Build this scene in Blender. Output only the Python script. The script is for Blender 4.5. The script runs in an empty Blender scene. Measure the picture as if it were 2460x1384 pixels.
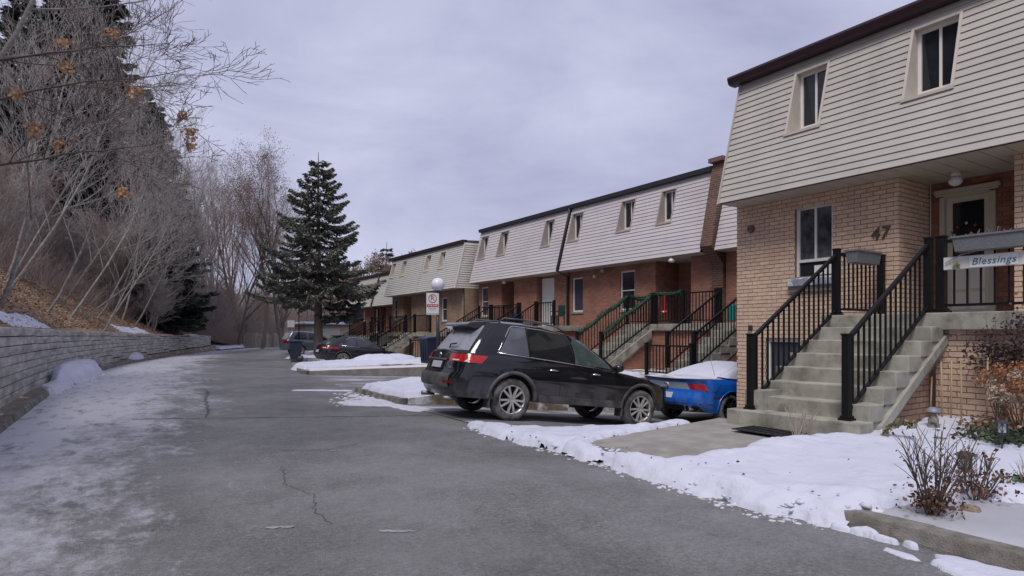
import bpy, math, random
import numpy as np
from mathutils import Matrix, Vector
R = math.radians
sc = bpy.context.scene
COL = sc.collection
random.seed(7)
rng = np.random.default_rng(7)
# ---------------------------------------------------------------- camera, sky, sun, exposure
# the world is the street: X runs from the road to the houses, Y runs down the street, Z is up
VIEW = 33.158
cd = bpy.data.cameras.new('camera'); cam = bpy.data.objects.new('camera', cd); COL.objects.link(cam)
cam.location = (0, 0, 1.5); cam.rotation_euler = (R(90), 0, R(-VIEW))
cd.sensor_width = 36; cd.lens = 36*1500/2460; cd.shift_y = 108/2460
cd.clip_start = .05; cd.clip_end = 3000
sc.camera = cam
SUN_EL, SUN_AZ = 56, 236      # compass azimuth measured clockwise from +Y
w = bpy.data.worlds.new('World'); sc.world = w; w.use_nodes = True
nt = w.node_tree; N = nt.nodes; Lk = nt.links
bg = N['Background']; bg.inputs['Strength'].default_value = 0.1
sky = N.new('ShaderNodeTexSky'); sky.sky_type = 'NISHITA'; sky.sun_disc = False
sky.sun_elevation = R(SUN_EL); sky.sun_rotation = R(SUN_AZ)
tc = N.new('ShaderNodeTexCoord'); mp = N.new('ShaderNodeMapping'); mp.inputs['Scale'].default_value = (1.0, 1.0, 2.6)
n1 = N.new('ShaderNodeTexNoise'); n1.inputs['Scale'].default_value = 2.1; n1.inputs['Detail'].default_value = 8; n1.inputs['Roughness'].default_value = .56
n1.inputs['Distortion'].default_value = .5
cr = N.new('ShaderNodeValToRGB'); cr.color_ramp.elements[0].position = .3; cr.color_ramp.elements[1].position = .72
cr.color_ramp.elements[0].color = (2.5, 2.61, 3.8, 1); cr.color_ramp.elements[1].color = (4.3, 4.35, 5.55, 1)
mx = N.new('ShaderNodeMix'); mx.data_type = 'RGBA'; mx.inputs['Factor'].default_value = .96
Lk.new(tc.outputs['Generated'], mp.inputs['Vector']); Lk.new(mp.outputs['Vector'], n1.inputs['Vector'])
Lk.new(n1.outputs['Fac'], cr.inputs['Fac'])
Lk.new(sky.outputs['Color'], mx.inputs['A']); Lk.new(cr.outputs['Color'], mx.inputs['B']); Lk.new(mx.outputs['Result'], bg.inputs['Color'])
sl = bpy.data.lights.new('sun', 'SUN'); so = bpy.data.objects.new('sun', sl); COL.objects.link(so)
sl.energy = 1.5; sl.angle = R(22); sl.color = (1, .95, .9)
so.rotation_euler = (R(90-SUN_EL), 0, R(180-SUN_AZ)); so.location = (-10, -10, 30)
sc.view_settings.view_transform = 'Standard'; sc.view_settings.look = 'None'
sc.view_settings.exposure = 0.65; sc.view_settings.gamma = 1
try: sc.view_settings.use_curve_mapping = False
except Exception: pass
sc.cycles.max_bounces = 6
# ---------------------------------------------------------------- helpers
WL = {}
LOCAL = set()
def link(o, parent):
    COL.objects.link(o)
    if parent is not None:
        o.parent = parent
        if parent.name not in LOCAL:
            o.matrix_parent_inverse = Matrix.Translation(-Vector(WL.get(parent.name, (0, 0, 0))))
        else: LOCAL.add(o.name)
def tag(o, label=None, cat=None, group=None, kind=None):
    if label: o['label'] = label
    if cat: o['category'] = cat
    if group: o['group'] = group
    if kind: o['kind'] = kind
    return o
def thing(name, label, cat, loc=(0, 0, 0), group=None, local=False, rot=None):
    o = bpy.data.objects.new(name, None); o.location = loc; o.empty_display_size = .2
    COL.objects.link(o); WL[o.name] = tuple(loc)
    if local: LOCAL.add(o.name)
    if rot: o.rotation_euler = rot
    return tag(o, label, cat, group)
def mkmesh(name, V, F, mat, smooth=False):
    me = bpy.data.meshes.new(name)
    me.from_pydata([tuple(map(float, v)) for v in V], [], F); me.update()
    if mat is not None: me.materials.append(mat)
    if smooth: me.polygons.foreach_set('use_smooth', [True]*len(me.polygons))
    return me
def obj(name, V, F, mat, parent=None, smooth=False, kind=None, bev=0):
    o = bpy.data.objects.new(name, mkmesh(name, V, F, mat, smooth)); link(o, parent)
    if kind: o['kind'] = kind
    if bev:
        m = o.modifiers.new('b', 'BEVEL'); m.width = bev; m.segments = 2; m.limit_method = 'ANGLE'
    return o
def inst(name, me, loc, parent=None, rot=None, scale=None):
    o = bpy.data.objects.new(name, me); o.location = loc
    if rot: o.rotation_euler = rot
    if scale: o.scale = scale
    link(o, parent); return o
def bigmesh(name, V, Q, mat, parent=None, smooth=False, kind=None):
    V = np.asarray(V, np.float32).reshape(-1, 3); Q = np.asarray(Q, np.int32)
    me = bpy.data.meshes.new(name); k = Q.shape[1]
    me.vertices.add(len(V)); me.vertices.foreach_set('co', V.ravel())
    me.loops.add(Q.size); me.loops.foreach_set('vertex_index', Q.ravel())
    me.polygons.add(len(Q)); me.polygons.foreach_set('loop_start', np.arange(0, Q.size, k, dtype=np.int32))
    me.update(calc_edges=True)
    if smooth: me.polygons.foreach_set('use_smooth', np.ones(len(Q), bool))
    if mat is not None: me.materials.append(mat)
    o = bpy.data.objects.new(name, me); link(o, parent)
    if kind: o['kind'] = kind
    return o
class B:
    def __init__(s): s.V = []; s.F = []
    def add(s, V, F):
        n = len(s.V); s.V += list(V); s.F += [tuple(i+n for i in f) for f in F]; return s
    def box(s, x0, x1, y0, y1, z0, z1):
        return s.add([(x0,y0,z0),(x1,y0,z0),(x1,y1,z0),(x0,y1,z0),(x0,y0,z1),(x1,y0,z1),(x1,y1,z1),(x0,y1,z1)],
              [(0,3,2,1),(4,5,6,7),(0,1,5,4),(1,2,6,5),(2,3,7,6),(3,0,4,7)])
    def bar(s, p, q, wd, ht=None, up=(0,0,1)):
        ht = ht or wd; p = Vector(p); q = Vector(q); d = (q-p).normalized(); u = Vector(up)
        if abs(d.dot(u)) > .98: u = Vector((1, 0, 0))
        a = d.cross(u).normalized()*wd/2; b = a.cross(d).normalized()*ht/2
        V = [e+i for e in (p, q) for i in (-a-b, a-b, a+b, -a+b)]
        return s.add(V, [(0,1,2,3),(7,6,5,4),(0,4,5,1),(1,5,6,2),(2,6,7,3),(3,7,4,0)])
    def prism(s, poly, axis, c0, c1):
        # poly of 2-D points in the two other axes (in X,Y,Z order), extruded along axis
        def m(p, c): return {'x': (c, p[0], p[1]), 'y': (p[0], c, p[1]), 'z': (p[0], p[1], c)}[axis]
        n = len(poly)
        V = [m(p, c0) for p in poly]+[m(p, c1) for p in poly]
        return s.add(V, [tuple(range(n))[::-1], tuple(range(n, 2*n))]+[(i, (i+1) % n, n+(i+1) % n, n+i) for i in range(n)])
    def tube(s, path, r, n=8, cap=True):
        P = [Vector(p) for p in path]; rr = r if isinstance(r, (list, tuple)) else [r]*len(P)
        u = None; V = []; F = []
        for i, p in enumerate(P):
            d = (P[min(i+1, len(P)-1)]-P[max(i-1, 0)]).normalized()
            if u is None:
                u = d.cross(Vector((0, 0, 1)))
                if u.length < .05: u = d.cross(Vector((1, 0, 0)))
            u = (u-d*u.dot(d)).normalized(); v = d.cross(u)
            V += [p+rr[i]*(math.cos(t)*u+math.sin(t)*v) for t in [2*math.pi*k/n for k in range(n)]]
        for i in range(len(P)-1):
            for k in range(n): F.append((i*n+k, i*n+(k+1) % n, (i+1)*n+(k+1) % n, (i+1)*n+k))
        if cap: F += [tuple(range(n))[::-1], tuple(range((len(P)-1)*n, len(P)*n))]
        return s.add(V, F)
    def lathe(s, prof, c=(0, 0, 0), axis='z', n=24, a0=0, a1=2*math.pi):
        V = []; F = []; m = len(prof); full = abs(a1-a0-2*math.pi) < 1e-6; k = n if full else n+1
        for i in range(k):
            t = a0+(a1-a0)*i/n; cs, sn = math.cos(t), math.sin(t)
            for r, h in prof:
                p = {'z': (r*cs, r*sn, h), 'y': (r*cs, h, r*sn), 'x': (h, r*cs, r*sn)}[axis]
                V.append((p[0]+c[0], p[1]+c[1], p[2]+c[2]))
        for i in range(n):
            j = (i+1) % k
            for q in range(m-1): F.append((i*m+q, j*m+q, j*m+q+1, i*m+q+1))
        return s.add(V, F)
    def ball(s, c, r, n=16, sz=1.0):
        return s.lathe([(max(1e-4, r*math.sin(t)), -r*sz*math.cos(t)) for t in [math.pi*i/(n//2) for i in range(n//2+1)]], c, 'z', n)
    def build(s, name, mat, parent=None, smooth=False, kind=None, bev=0):
        return obj(name, s.V, s.F, mat, parent, smooth, kind, bev)
    def mesh(s, name, mat, smooth=False): return mkmesh(name, s.V, s.F, mat, smooth)
def curve(pts):
    xs = [p[0] for p in pts]; ys = [p[1] for p in pts]
    g = np.linspace(xs[0], xs[-1], 600); v = np.interp(g, xs, ys)
    k = max(3, int(600*.05)) | 1; e = np.pad(v, k//2, mode='reflect', reflect_type='odd'); v = np.convolve(e, np.ones(k)/k, 'valid')
    return lambda x: np.interp(x, g, v)
def hsh(i, j, s):
    h = (i.astype(np.int64)*374761393+j.astype(np.int64)*668265263+s*982451653) & 0x7fffffff
    h = (h ^ (h >> 13))*1274126177 & 0x7fffffff
    return ((h ^ (h >> 16)) & 0xffff)/65535.
def vnoise(x, y, s=0):
    x = np.asarray(x, float); y = np.asarray(y, float)
    i = np.floor(x); j = np.floor(y); fx = x-i; fy = y-j; fx = fx*fx*(3-2*fx); fy = fy*fy*(3-2*fy)
    a = hsh(i, j, s); b = hsh(i+1, j, s); c = hsh(i, j+1, s); d = hsh(i+1, j+1, s)
    return (a*(1-fx)+b*fx)*(1-fy)+(c*(1-fx)+d*fx)*fy
def fbm(x, y, s=0, o=4):
    t = 0; a = 1; n = 0
    for k in range(o): t = t+a*vnoise(x*2**k, y*2**k, s+k*17); n += a; a *= .5
    return t/n
# ---------------------------------------------------------------- materials
def M(name, col, rough=.8, var=.12, scale=6, bump=0, bscale=60, metal=0, island=0, coat=0, col2=None, c2scale=2, c2lo=.5, c2hi=.65, spec=.5, stretch=None, emit=None):
    m = bpy.data.materials.new(name); m.use_nodes = True; t = m.node_tree; b = t.nodes['Principled BSDF']
    b.inputs['Roughness'].default_value = rough; b.inputs['Metallic'].default_value = metal
    b.inputs['Coat Weight'].default_value = coat; b.inputs['Specular IOR Level'].default_value = spec
    g = t.nodes.new('ShaderNodeNewGeometry'); pos = g.outputs['Position']
    if stretch:
        mpn = t.nodes.new('ShaderNodeMapping'); mpn.inputs['Scale'].default_value = stretch; t.links.new(pos, mpn.inputs['Vector']); pos = mpn.outputs['Vector']
    n = t.nodes.new('ShaderNodeTexNoise'); n.inputs['Scale'].default_value = scale; n.inputs['Detail'].default_value = 6
    t.links.new(pos, n.inputs['Vector'])
    mr = t.nodes.new('ShaderNodeMapRange'); mr.inputs['From Min'].default_value = .25; mr.inputs['From Max'].default_value = .75
    mr.inputs['To Min'].default_value = 1-var; mr.inputs['To Max'].default_value = 1+var; t.links.new(n.outputs['Fac'], mr.inputs['Value'])
    val = mr.outputs['Result']
    if island:
        oi = t.nodes.new('ShaderNodeObjectInfo'); ad = t.nodes.new('ShaderNodeMath'); ad.operation = 'ADD'
        t.links.new(oi.outputs['Random'], ad.inputs[0]); t.links.new(g.outputs['Random Per Island'], ad.inputs[1])
        fr = t.nodes.new('ShaderNodeMath'); fr.operation = 'FRACT'; t.links.new(ad.outputs[0], fr.inputs[0])
        m2 = t.nodes.new('ShaderNodeMapRange'); m2.inputs['To Min'].default_value = 1-island; m2.inputs['To Max'].default_value = 1+island
        t.links.new(fr.outputs[0], m2.inputs['Value'])
        mu = t.nodes.new('ShaderNodeMath'); mu.operation = 'MULTIPLY'; t.links.new(val, mu.inputs[0]); t.links.new(m2.outputs['Result'], mu.inputs[1]); val = mu.outputs[0]
    hs = t.nodes.new('ShaderNodeHueSaturation'); hs.inputs['Color'].default_value = (*col, 1); t.links.new(val, hs.inputs['Value'])
    out = hs.outputs['Color']
    if col2:
        n2 = t.nodes.new('ShaderNodeTexNoise'); n2.inputs['Scale'].default_value = c2scale; n2.inputs['Detail'].default_value = 8; n2.inputs['Roughness'].default_value = .6
        t.links.new(pos, n2.inputs['Vector'])
        r2 = t.nodes.new('ShaderNodeMapRange'); r2.inputs['From Min'].default_value = c2lo; r2.inputs['From Max'].default_value = c2hi; t.links.new(n2.outputs['Fac'], r2.inputs['Value'])
        mm = t.nodes.new('ShaderNodeMix'); mm.data_type = 'RGBA'; mm.inputs['B'].default_value = (*col2, 1)
        t.links.new(r2.outputs['Result'], mm.inputs['Factor']); t.links.new(out, mm.inputs['A']); out = mm.outputs['Result']
    t.links.new(out, b.inputs['Base Color'])
    if bump:
        n3 = t.nodes.new('ShaderNodeTexNoise'); n3.inputs['Scale'].default_value = bscale; n3.inputs['Detail'].default_value = 5; t.links.new(pos, n3.inputs['Vector'])
        bp = t.nodes.new('ShaderNodeBump'); bp.inputs['Strength'].default_value = min(1, bump*2); bp.inputs['Distance'].default_value = .02*bump
        t.links.new(n3.outputs['Fac'], bp.inputs['Height']); t.links.new(bp.outputs['Normal'], b.inputs['Normal'])
    if emit: b.inputs['Emission Color'].default_value = (*emit, 1); b.inputs['Emission Strength'].default_value = 1
    return m
def brickmat(name, c1, c2, mortar):
    m = M(name, c1, .9, .1, 3); t = m.node_tree; b = t.nodes['Principled BSDF']
    g = t.nodes.new('ShaderNodeNewGeometry'); sx = t.nodes.new('ShaderNodeSeparateXYZ'); t.links.new(g.outputs['Position'], sx.inputs[0])
    ad = t.nodes.new('ShaderNodeMath'); t.links.new(sx.outputs['X'], ad.inputs[0]); t.links.new(sx.outputs['Y'], ad.inputs[1])
    cb = t.nodes.new('ShaderNodeCombineXYZ'); t.links.new(ad.outputs[0], cb.inputs['X']); t.links.new(sx.outputs['Z'], cb.inputs['Y'])
    br = t.nodes.new('ShaderNodeTexBrick'); br.inputs['Scale'].default_value = 1; br.inputs['Brick Width'].default_value = .215; br.inputs['Row Height'].default_value = .078
    br.inputs['Mortar Size'].default_value = .008; br.inputs['Mortar Smooth'].default_value = .2; br.inputs['Bias'].default_value = 0
    br.inputs['Color1'].default_value = (*c1, 1); br.inputs['Color2'].default_value = (*c2, 1); br.inputs['Mortar'].default_value = (*mortar, 1)
    t.links.new(cb.outputs[0], br.inputs['Vector'])
    n = t.nodes.new('ShaderNodeTexNoise'); n.inputs['Scale'].default_value = 1.3; n.inputs['Detail'].default_value = 6; t.links.new(g.outputs['Position'], n.inputs['Vector'])
    mr = t.nodes.new('ShaderNodeMapRange'); mr.inputs['From Min'].default_value = .3; mr.inputs['From Max'].default_value = .7; mr.inputs['To Min'].default_value = .78; mr.inputs['To Max'].default_value = 1.2
    t.links.new(n.outputs['Fac'], mr.inputs['Value'])
    hs = t.nodes.new('ShaderNodeHueSaturation'); t.links.new(br.outputs['Color'], hs.inputs['Color']); t.links.new(mr.outputs['Result'], hs.inputs['Value'])
    t.links.new(hs.outputs['Color'], b.inputs['Base Color'])
    bp = t.nodes.new('ShaderNodeBump'); bp.inputs['Strength'].default_value = .6; bp.inputs['Distance'].default_value = .006; bp.invert = True
    t.links.new(br.outputs['Fac'], bp.inputs['Height']); t.links.new(bp.outputs['Normal'], b.inputs['Normal'])
    return m
def glass(name, col=(.02, .022, .028), rough=.04):
    return M(name, col, rough, .25, 2.2, spec=.6)
MT = dict(
 concrete=M('concrete', (.285, .27, .25), .9, .22, 3.5, .35, 90, col2=(.19, .17, .145), c2scale=1.6, c2lo=.5, c2hi=.75),
 stepcon=M('step_concrete', (.33, .32, .275), .9, .28, 4, .35, 70, col2=(.15, .143, .11), c2scale=3.2, c2lo=.46, c2hi=.7),
 kerb=M('kerb_concrete', (.22, .205, .185), .92, .3, 9, .6, 80, col2=(.085, .072, .052), c2scale=3.2, c2lo=.42, c2hi=.66),
 drive=M('driveway_asphalt', (.15, .15, .15), .85, .25, 5, .4, 120, col2=(.5, .5, .56), c2scale=1.1, c2lo=.5, c2hi=.66, stretch=(.45, 1.6, 1)),
 snow=M('snow', (.57, .585, .69), .65, .05, 3, .45, 26, spec=.3, col2=(.46, .455, .5), c2scale=4.5, c2lo=.58, c2hi=.8),
 slush=M('dirty_snow', (.56, .56, .62), .7, .12, 6, .5, 30, col2=(.24, .22, .2), c2scale=7, c2lo=.6, c2hi=.74, spec=.3),
 ice=M('iced_slab', (.40, .405, .45), .5, .12, 3, .2, 40, col2=(.3, .28, .24), c2scale=1.8, c2lo=.62, c2hi=.72),
 wallblock=M('wall_concrete', (.44, .43, .405), .92, .4, 3.5, .7, 50, island=.06, col2=(.2, .195, .18), c2scale=1.6, c2lo=.48, c2hi=.72, stretch=(.5, .5, 2.2)),
 dark=M('dark_gap', (.02, .019, .018), .95, .1),
 brick=M('buff_brick', (.61, .445, .33), .9, .12, 9, .4, 90, island=.09, col2=(.5, .335, .25), c2scale=1.1, c2lo=.52, c2hi=.8),
 brickin=M('red_brick', (.32, .135, .095), .9, .12, 9, .4, 90, island=.2),
 mortar=M('dark_mortar', (.25, .185, .145), .95, .2, 8),
 brickP=brickmat('porch_brick', (.43, .29, .215), (.36, .23, .165), (.14, .1, .08)),
 brickB=brickmat('orange_brick', (.36, .165, .11), (.27, .115, .08), (.17, .12, .1)),
 brickC=brickmat('tan_brick', (.36, .245, .165), (.30, .195, .13), (.16, .12, .09)),
 brickD=brickmat('dark_red_brick', (.26, .095, .07), (.19, .07, .055), (.12, .08, .07)),
 sidA=M('beige_siding', (.43, .405, .365), .6, .06, 2.5, island=.025, col2=(.33, .31, .285), c2scale=2.4, c2lo=.52, c2hi=.82, stretch=(1, 1, .22)),
 sidB=M('pinkish_grey_siding', (.50, .46, .465), .6, .06, 1.6, island=.03, col2=(.43, .38, .385), c2scale=.5, c2lo=.5, c2hi=.8),
 sidC=M('cream_grey_siding', (.48, .465, .44), .6, .06, 1.6, island=.03),
 sidCe=M('cream_siding', (.60, .575, .51), .6, .05, 1.6, island=.03),
 trim=M('cream_trim', (.52, .475, .41), .55, .08, 5, col2=(.37, .33, .28), c2scale=2.5, c2lo=.58, c2hi=.8),
 trimB=M('taupe_trim', (.36, .31, .29), .6, .08, 5),
 white=M('white_paint', (.72, .71, .69), .5, .05, 4),
 soffit=M('soffit_vinyl', (.46, .41, .35), .6, .05, 4),
 maroon=M('maroon_gutter', (.035, .016, .022), .35, .15, 3),
 fascia=M('dark_fascia', (.03, .03, .034), .5, .15, 3),
 browngut=M('brown_gutter', (.04, .022, .018), .5, .15, 3),
 roof=M('roofing', (.09, .085, .08), .95, .2, 3, .3),
 black=M('black_railing_paint', (.008, .008, .009), .5, .2, 10, spec=.22),
 glass=glass('window_glass'), glassblue=glass('tinted_window_glass', (.05, .055, .075), .06),
 curtain=M('curtain_glass', (.10, .10, .12), .12, .3, 2, col2=(.035, .035, .04), c2scale=3, c2lo=.45, c2hi=.6),
 lampglass=M('frosted_globe', (.72, .72, .78), .25, .04, 3, spec=.5),
 metalgrey=M('grey_metal', (.25, .25, .26), .45, .1, 6, metal=.6),
 navy=M('navy_post_paint', (.025, .025, .045), .45, .15, 6),
)
# ---------------------------------------------------------------- the lie of the land
KL = curve([(-12, -1.5), (0, -1.42), (12, -1.3), (21.7, -1.0), (28, -.35), (35, .84), (42, 2.7), (49.4, 4.9), (60, 8.6), (75, 15.5), (95, 27), (120, 45)])
KR = curve([(-12, 4.62), (2, 4.76), (6, 4.9), (11.7, 5.1), (17.5, 5.4), (26, 6.35), (35, 8.3), (45, 11.6), (55, 15.6), (70, 24), (95, 40), (120, 60)])
WT = curve([(-12, 1.68), (14, 1.63), (30, 1.56), (45, 1.42), (58, 1.26), (70, 1.0), (120, .5)])
def wx(y): return KL(y)-.38
def hill(x, y):
    d = np.maximum(wx(y)-.35-x, 0); fade = np.interp(y, [-10, 30, 50, 66, 85, 110], [1, 1, .72, .45, .32, .3])
    rise = np.where(d < 8, .78*d, 6.24+.22*(d-8)); rise = np.minimum(rise, 11)
    base = np.interp(y, [-10, 56, 60, 64, 120], [1, 1, .7, .35, .2])
    return (WT(y)-.06)*base+rise*fade+(fbm(x*.5, y*.5, 3)-.5)*.35*np.minimum(d, 1)
def D1(x): return np.interp(x, [4.9, 6.06, 8.92, 11.6, 14.4, 17], [.02, -.055, -.385, -.56, -.70, -.80])
def D2(x): return np.interp(x, [5.2, 6.5, 11.2, 17], [.0, -.04, -.29, -.6])
def D3(x): return np.interp(x, [6.5, 8.5, 10.5, 13.2, 17], [.0, -.08, -.25, -.5, -.7])
# road sheet with a frost attribute on its icy half
FE = curve([(-12, .0), (4.5, .1), (7.9, .34), (9.8, .8), (12.4, 1.63), (18, 2.3), (24.8, 3.1), (33, 4.2), (41, 5.6), (60, 11), (120, 52)])
ys = np.unique(np.concatenate([np.arange(-6, 20, .2), np.arange(20, 60, .5), np.arange(60, 118, 2)])); nu = 41
V = []; fr = []
for y in ys:
    a, b_ = KL(y)-.05, KR(y)+.12
    for k in range(nu):
        x = a+(b_-a)*k/(nu-1); V.append((x, y, 0)); fr.append((FE(y)-x)/1.2)
Q = [(i*nu+k, i*nu+k+1, (i+1)*nu+k+1, (i+1)*nu+k) for i in range(len(ys)-1) for k in range(nu-1)]
road_m = M('road_asphalt', (.20, .20, .204), .85, .14, 2.2, .9, 90); t = road_m.node_tree; pb = t.nodes['Principled BSDF']
old = pb.inputs['Base Color'].links[0].from_socket
g = t.nodes.new('ShaderNodeNewGeometry')
def tn(kind, **kw):
    n = t.nodes.new(kind)
    for k, v in kw.items(): n.inputs[k].default_value = v
    return n
def mth(op, a, b=None, c=None):
    n = t.nodes.new('ShaderNodeMath'); n.operation = op
    for i, s in enumerate((a, b, c)):
        if s is None: continue
        if isinstance(s, (int, float)): n.inputs[i].default_value = s
        else: t.links.new(s, n.inputs[i])
    return n.outputs[0]
def mixc(f, a, b):
    n = t.nodes.new('ShaderNodeMix'); n.data_type = 'RGBA'; t.links.new(f, n.inputs['Factor'])
    for s, v in (('A', a), ('B', b)):
        if isinstance(v, tuple): n.inputs[s].default_value = (*v, 1)
        else: t.links.new(v, n.inputs[s])
    return n.outputs['Result']
def nz(scale, det=8, rough=.6, st=None):
    n = tn('ShaderNodeTexNoise', Scale=scale, Detail=det, Roughness=rough); s = g.outputs['Position']
    if st:
        mpp = t.nodes.new('ShaderNodeMapping'); mpp.inputs['Scale'].default_value = st; t.links.new(s, mpp.inputs['Vector']); s = mpp.outputs['Vector']
    t.links.new(s, n.inputs['Vector']); return n.outputs['Fac']
def rmp(s, lo, hi, a=0., b=1.):
    n = tn('ShaderNodeMapRange'); n.inputs['From Min'].default_value = lo; n.inputs['From Max'].default_value = hi; n.inputs['To Min'].default_value = a; n.inputs['To Max'].default_value = b
    t.links.new(s, n.inputs['Value']); return n.outputs['Result']
vor = tn('ShaderNodeTexVoronoi', Scale=95); t.links.new(g.outputs['Position'], vor.inputs['Vector'])
spk = rmp(vor.outputs['Distance'], .0, .45, 1.5, .78)            # light and dark aggregate
hs2 = t.nodes.new('ShaderNodeHueSaturation'); t.links.new(old, hs2.inputs['Color']); t.links.new(spk, hs2.inputs['Value'])
grain = mth('MULTIPLY', spk, mth('MULTIPLY', rmp(nz(30, 3, .6), .3, .7, .66, 1.36), rmp(nz(9, 4, .65), .3, .7, .82, 1.2))); t.links.new(grain, hs2.inputs['Value'])
hsn = t.nodes.new('ShaderNodeHueSaturation'); hsn.inputs['Value'].default_value = .62; t.links.new(hs2.outputs['Color'], hsn.inputs['Color']); hs3 = hsn.outputs['Color']
wear = rmp(nz(.8, 9, .68), .40, .72, 0, .8); c0 = mixc(wear, hs2.outputs['Color'], (.27, .27, .278))
dust = rmp(nz(5.5, 7), .6, .8, 0, .45); c0 = mixc(dust, c0, (.31, .31, .32))
damp = rmp(nz(.42, 6, .6, (1, .6, 1)), .44, .66, 0, .8); c0 = mixc(damp, c0, hs3)
at = t.nodes.new('ShaderNodeAttribute'); at.attribute_name = 'frost'
fm = mth('ADD', mth('ADD', at.outputs['Fac'], mth('MULTIPLY_ADD', nz(.8, 8, .66, (1.5, .6, 1)), 4.4, -2.35)), mth('MULTIPLY_ADD', nz(5.5, 8, .75, (1.3, .8, 1)), 3.0, -1.5))
fm = mth('ADD', fm, mth('MULTIPLY_ADD', nz(42, 4, .7), 1.3, -.65))
fr_mask = rmp(fm, -.2, 1.15, 0, .94)
streak = rmp(nz(1.6, 8, .7, (2.2, .8, 1)), .52, .66, 0, .9); fr_mask = mth('MULTIPLY', fr_mask, mth('SUBTRACT', 1.0, streak))
c1 = mixc(fr_mask, c0, (.56, .56, .62))
t.links.new(c1, pb.inputs['Base Color'])
t.links.new(rmp(fr_mask, 0, 1, .88, .42), pb.inputs['Roughness'])
road = bigmesh('road', V, Q, road_m); road['kind'] = 'structure'
atr = road.data.attributes.new('frost', 'FLOAT', 'POINT'); atr.data.foreach_set('value', np.array(fr, np.float32))
# cracks and joints of the asphalt
mcrack = M('dark_crack', (.075, .075, .075), .95, .2); mjoint = M('joint_dust', (.29, .285, .28), .9, .3, 9)  # plain dark tone for the cracks, pale tone for the dusty joint
def ribbon(name, path, wd, mat, z=.004, parent=road, jit=.0, step=.08):
    P = []; pr = np.array(path, float)
    for i in range(len(pr)-1):
        n = max(1, int(np.hypot(*(pr[i+1]-pr[i]))/step)); P += [pr[i]+(pr[i+1]-pr[i])*k/n for k in range(n)]
    P.append(pr[-1]); P = np.array(P); P = P+(rng.random(P.shape)-.5)*jit*2
    T = np.gradient(P, axis=0); T /= np.linalg.norm(T, axis=1)[:, None]+1e-9; Nn = np.stack([-T[:, 1], T[:, 0]], 1)
    ww = wd*(.5+rng.random(len(P)))[:, None]/2; A = P+Nn*ww; C = P-Nn*ww
    Vv = [(*p, z) for p in A]+[(*p, z) for p in C]; n = len(P)
    o = obj(name, Vv, [(i, i+1, n+i+1, n+i) for i in range(n-1)], mat, parent); return o
ribbon('road_crack', [(1.66, 7.3), (1.64, 7.08), (1.5, 6.4), (1.62, 5.86), (1.48, 5.3), (1.5, 4.86)], .008, mcrack, jit=.022, step=.05)
ribbon('road_crack', [(2.9, 8.2), (2.4, 8.0), (1.9, 8.25)], .01, mcrack, jit=.03)
ribbon('road_crack', [(2.2, 18.6), (2.25, 17.7), (1.9, 15.5), (1.7, 13.5), (1.55, 12.2)], .03, mcrack, jit=.05)
ribbon('road_joint', [(.6, 33.0), (3.4, 29.8), (6.3, 27.3)], .10, mjoint, jit=.02)
ribbon('road_joint', [(.4, 12.7), (1.53, 12.11), (2.78, 11.42), (5.0, 10.3)], .035, mcrack, z=.005, jit=.02)
for p in [((1.05, 5.05), (1.35, 4.9)), ((1.75, 4.5), (2.1, 4.25)), ((2.4, 7.9), (2.7, 7.8))]:
    ribbon('salt_streak', [p[0], (p[0][0]*.4+p[1][0]*.6, p[0][1]*.4+p[1][1]*.6)], .04, mjoint, z=.005, jit=.012, step=.02)
# far ground and the base under the sunken driveways
gm = M('winter_grass_ground', (.16, .12, .085), .95, .3, 1.2, .4, 20, col2=(.6, .6, .64), c2scale=.12, c2lo=.55, c2hi=.62)
b = B()
for x0, x1, y0, y1, z in [(-400, 4.7, -300, 900, -.05), (4.7, 60, 60, 900, -.05), (4.7, 60, -300, -6, -.05), (60, 900, -300, 900, -.05), (4.5, 60, -6, 60, -1.6)]:
    b.add([(x0, y0, z), (x1, y0, z), (x1, y1, z), (x0, y1, z)], [(0, 1, 2, 3)])
b.build('ground', gm)['kind'] = 'structure'
# hillside sheet behind the retaining wall
hy_ = np.unique(np.concatenate([np.arange(-8, 66, .6), np.arange(66, 130, 2.)])); ds = np.concatenate([np.arange(0, 9, .5), np.arange(9, 60, 4.)])
V = []
for y in hy_:
    for d in ds:
        x = wx(y)-.08-d; V.append((x, y, float(hill(x, y))))
n = len(ds); Q = [(i*n+k, (i+1)*n+k, (i+1)*n+k+1, i*n+k+1) for i in range(len(hy_)-1) for k in range(n-1)]
hm = M('leaf_litter_soil', (.20, .125, .078), .95, .35, 5, .9, 22, col2=(.30, .2, .13), c2scale=9, c2lo=.45, c2hi=.6)
ho = bigmesh('hillside', V, Q, hm, smooth=True); ho['kind'] = 'structure'
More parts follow.
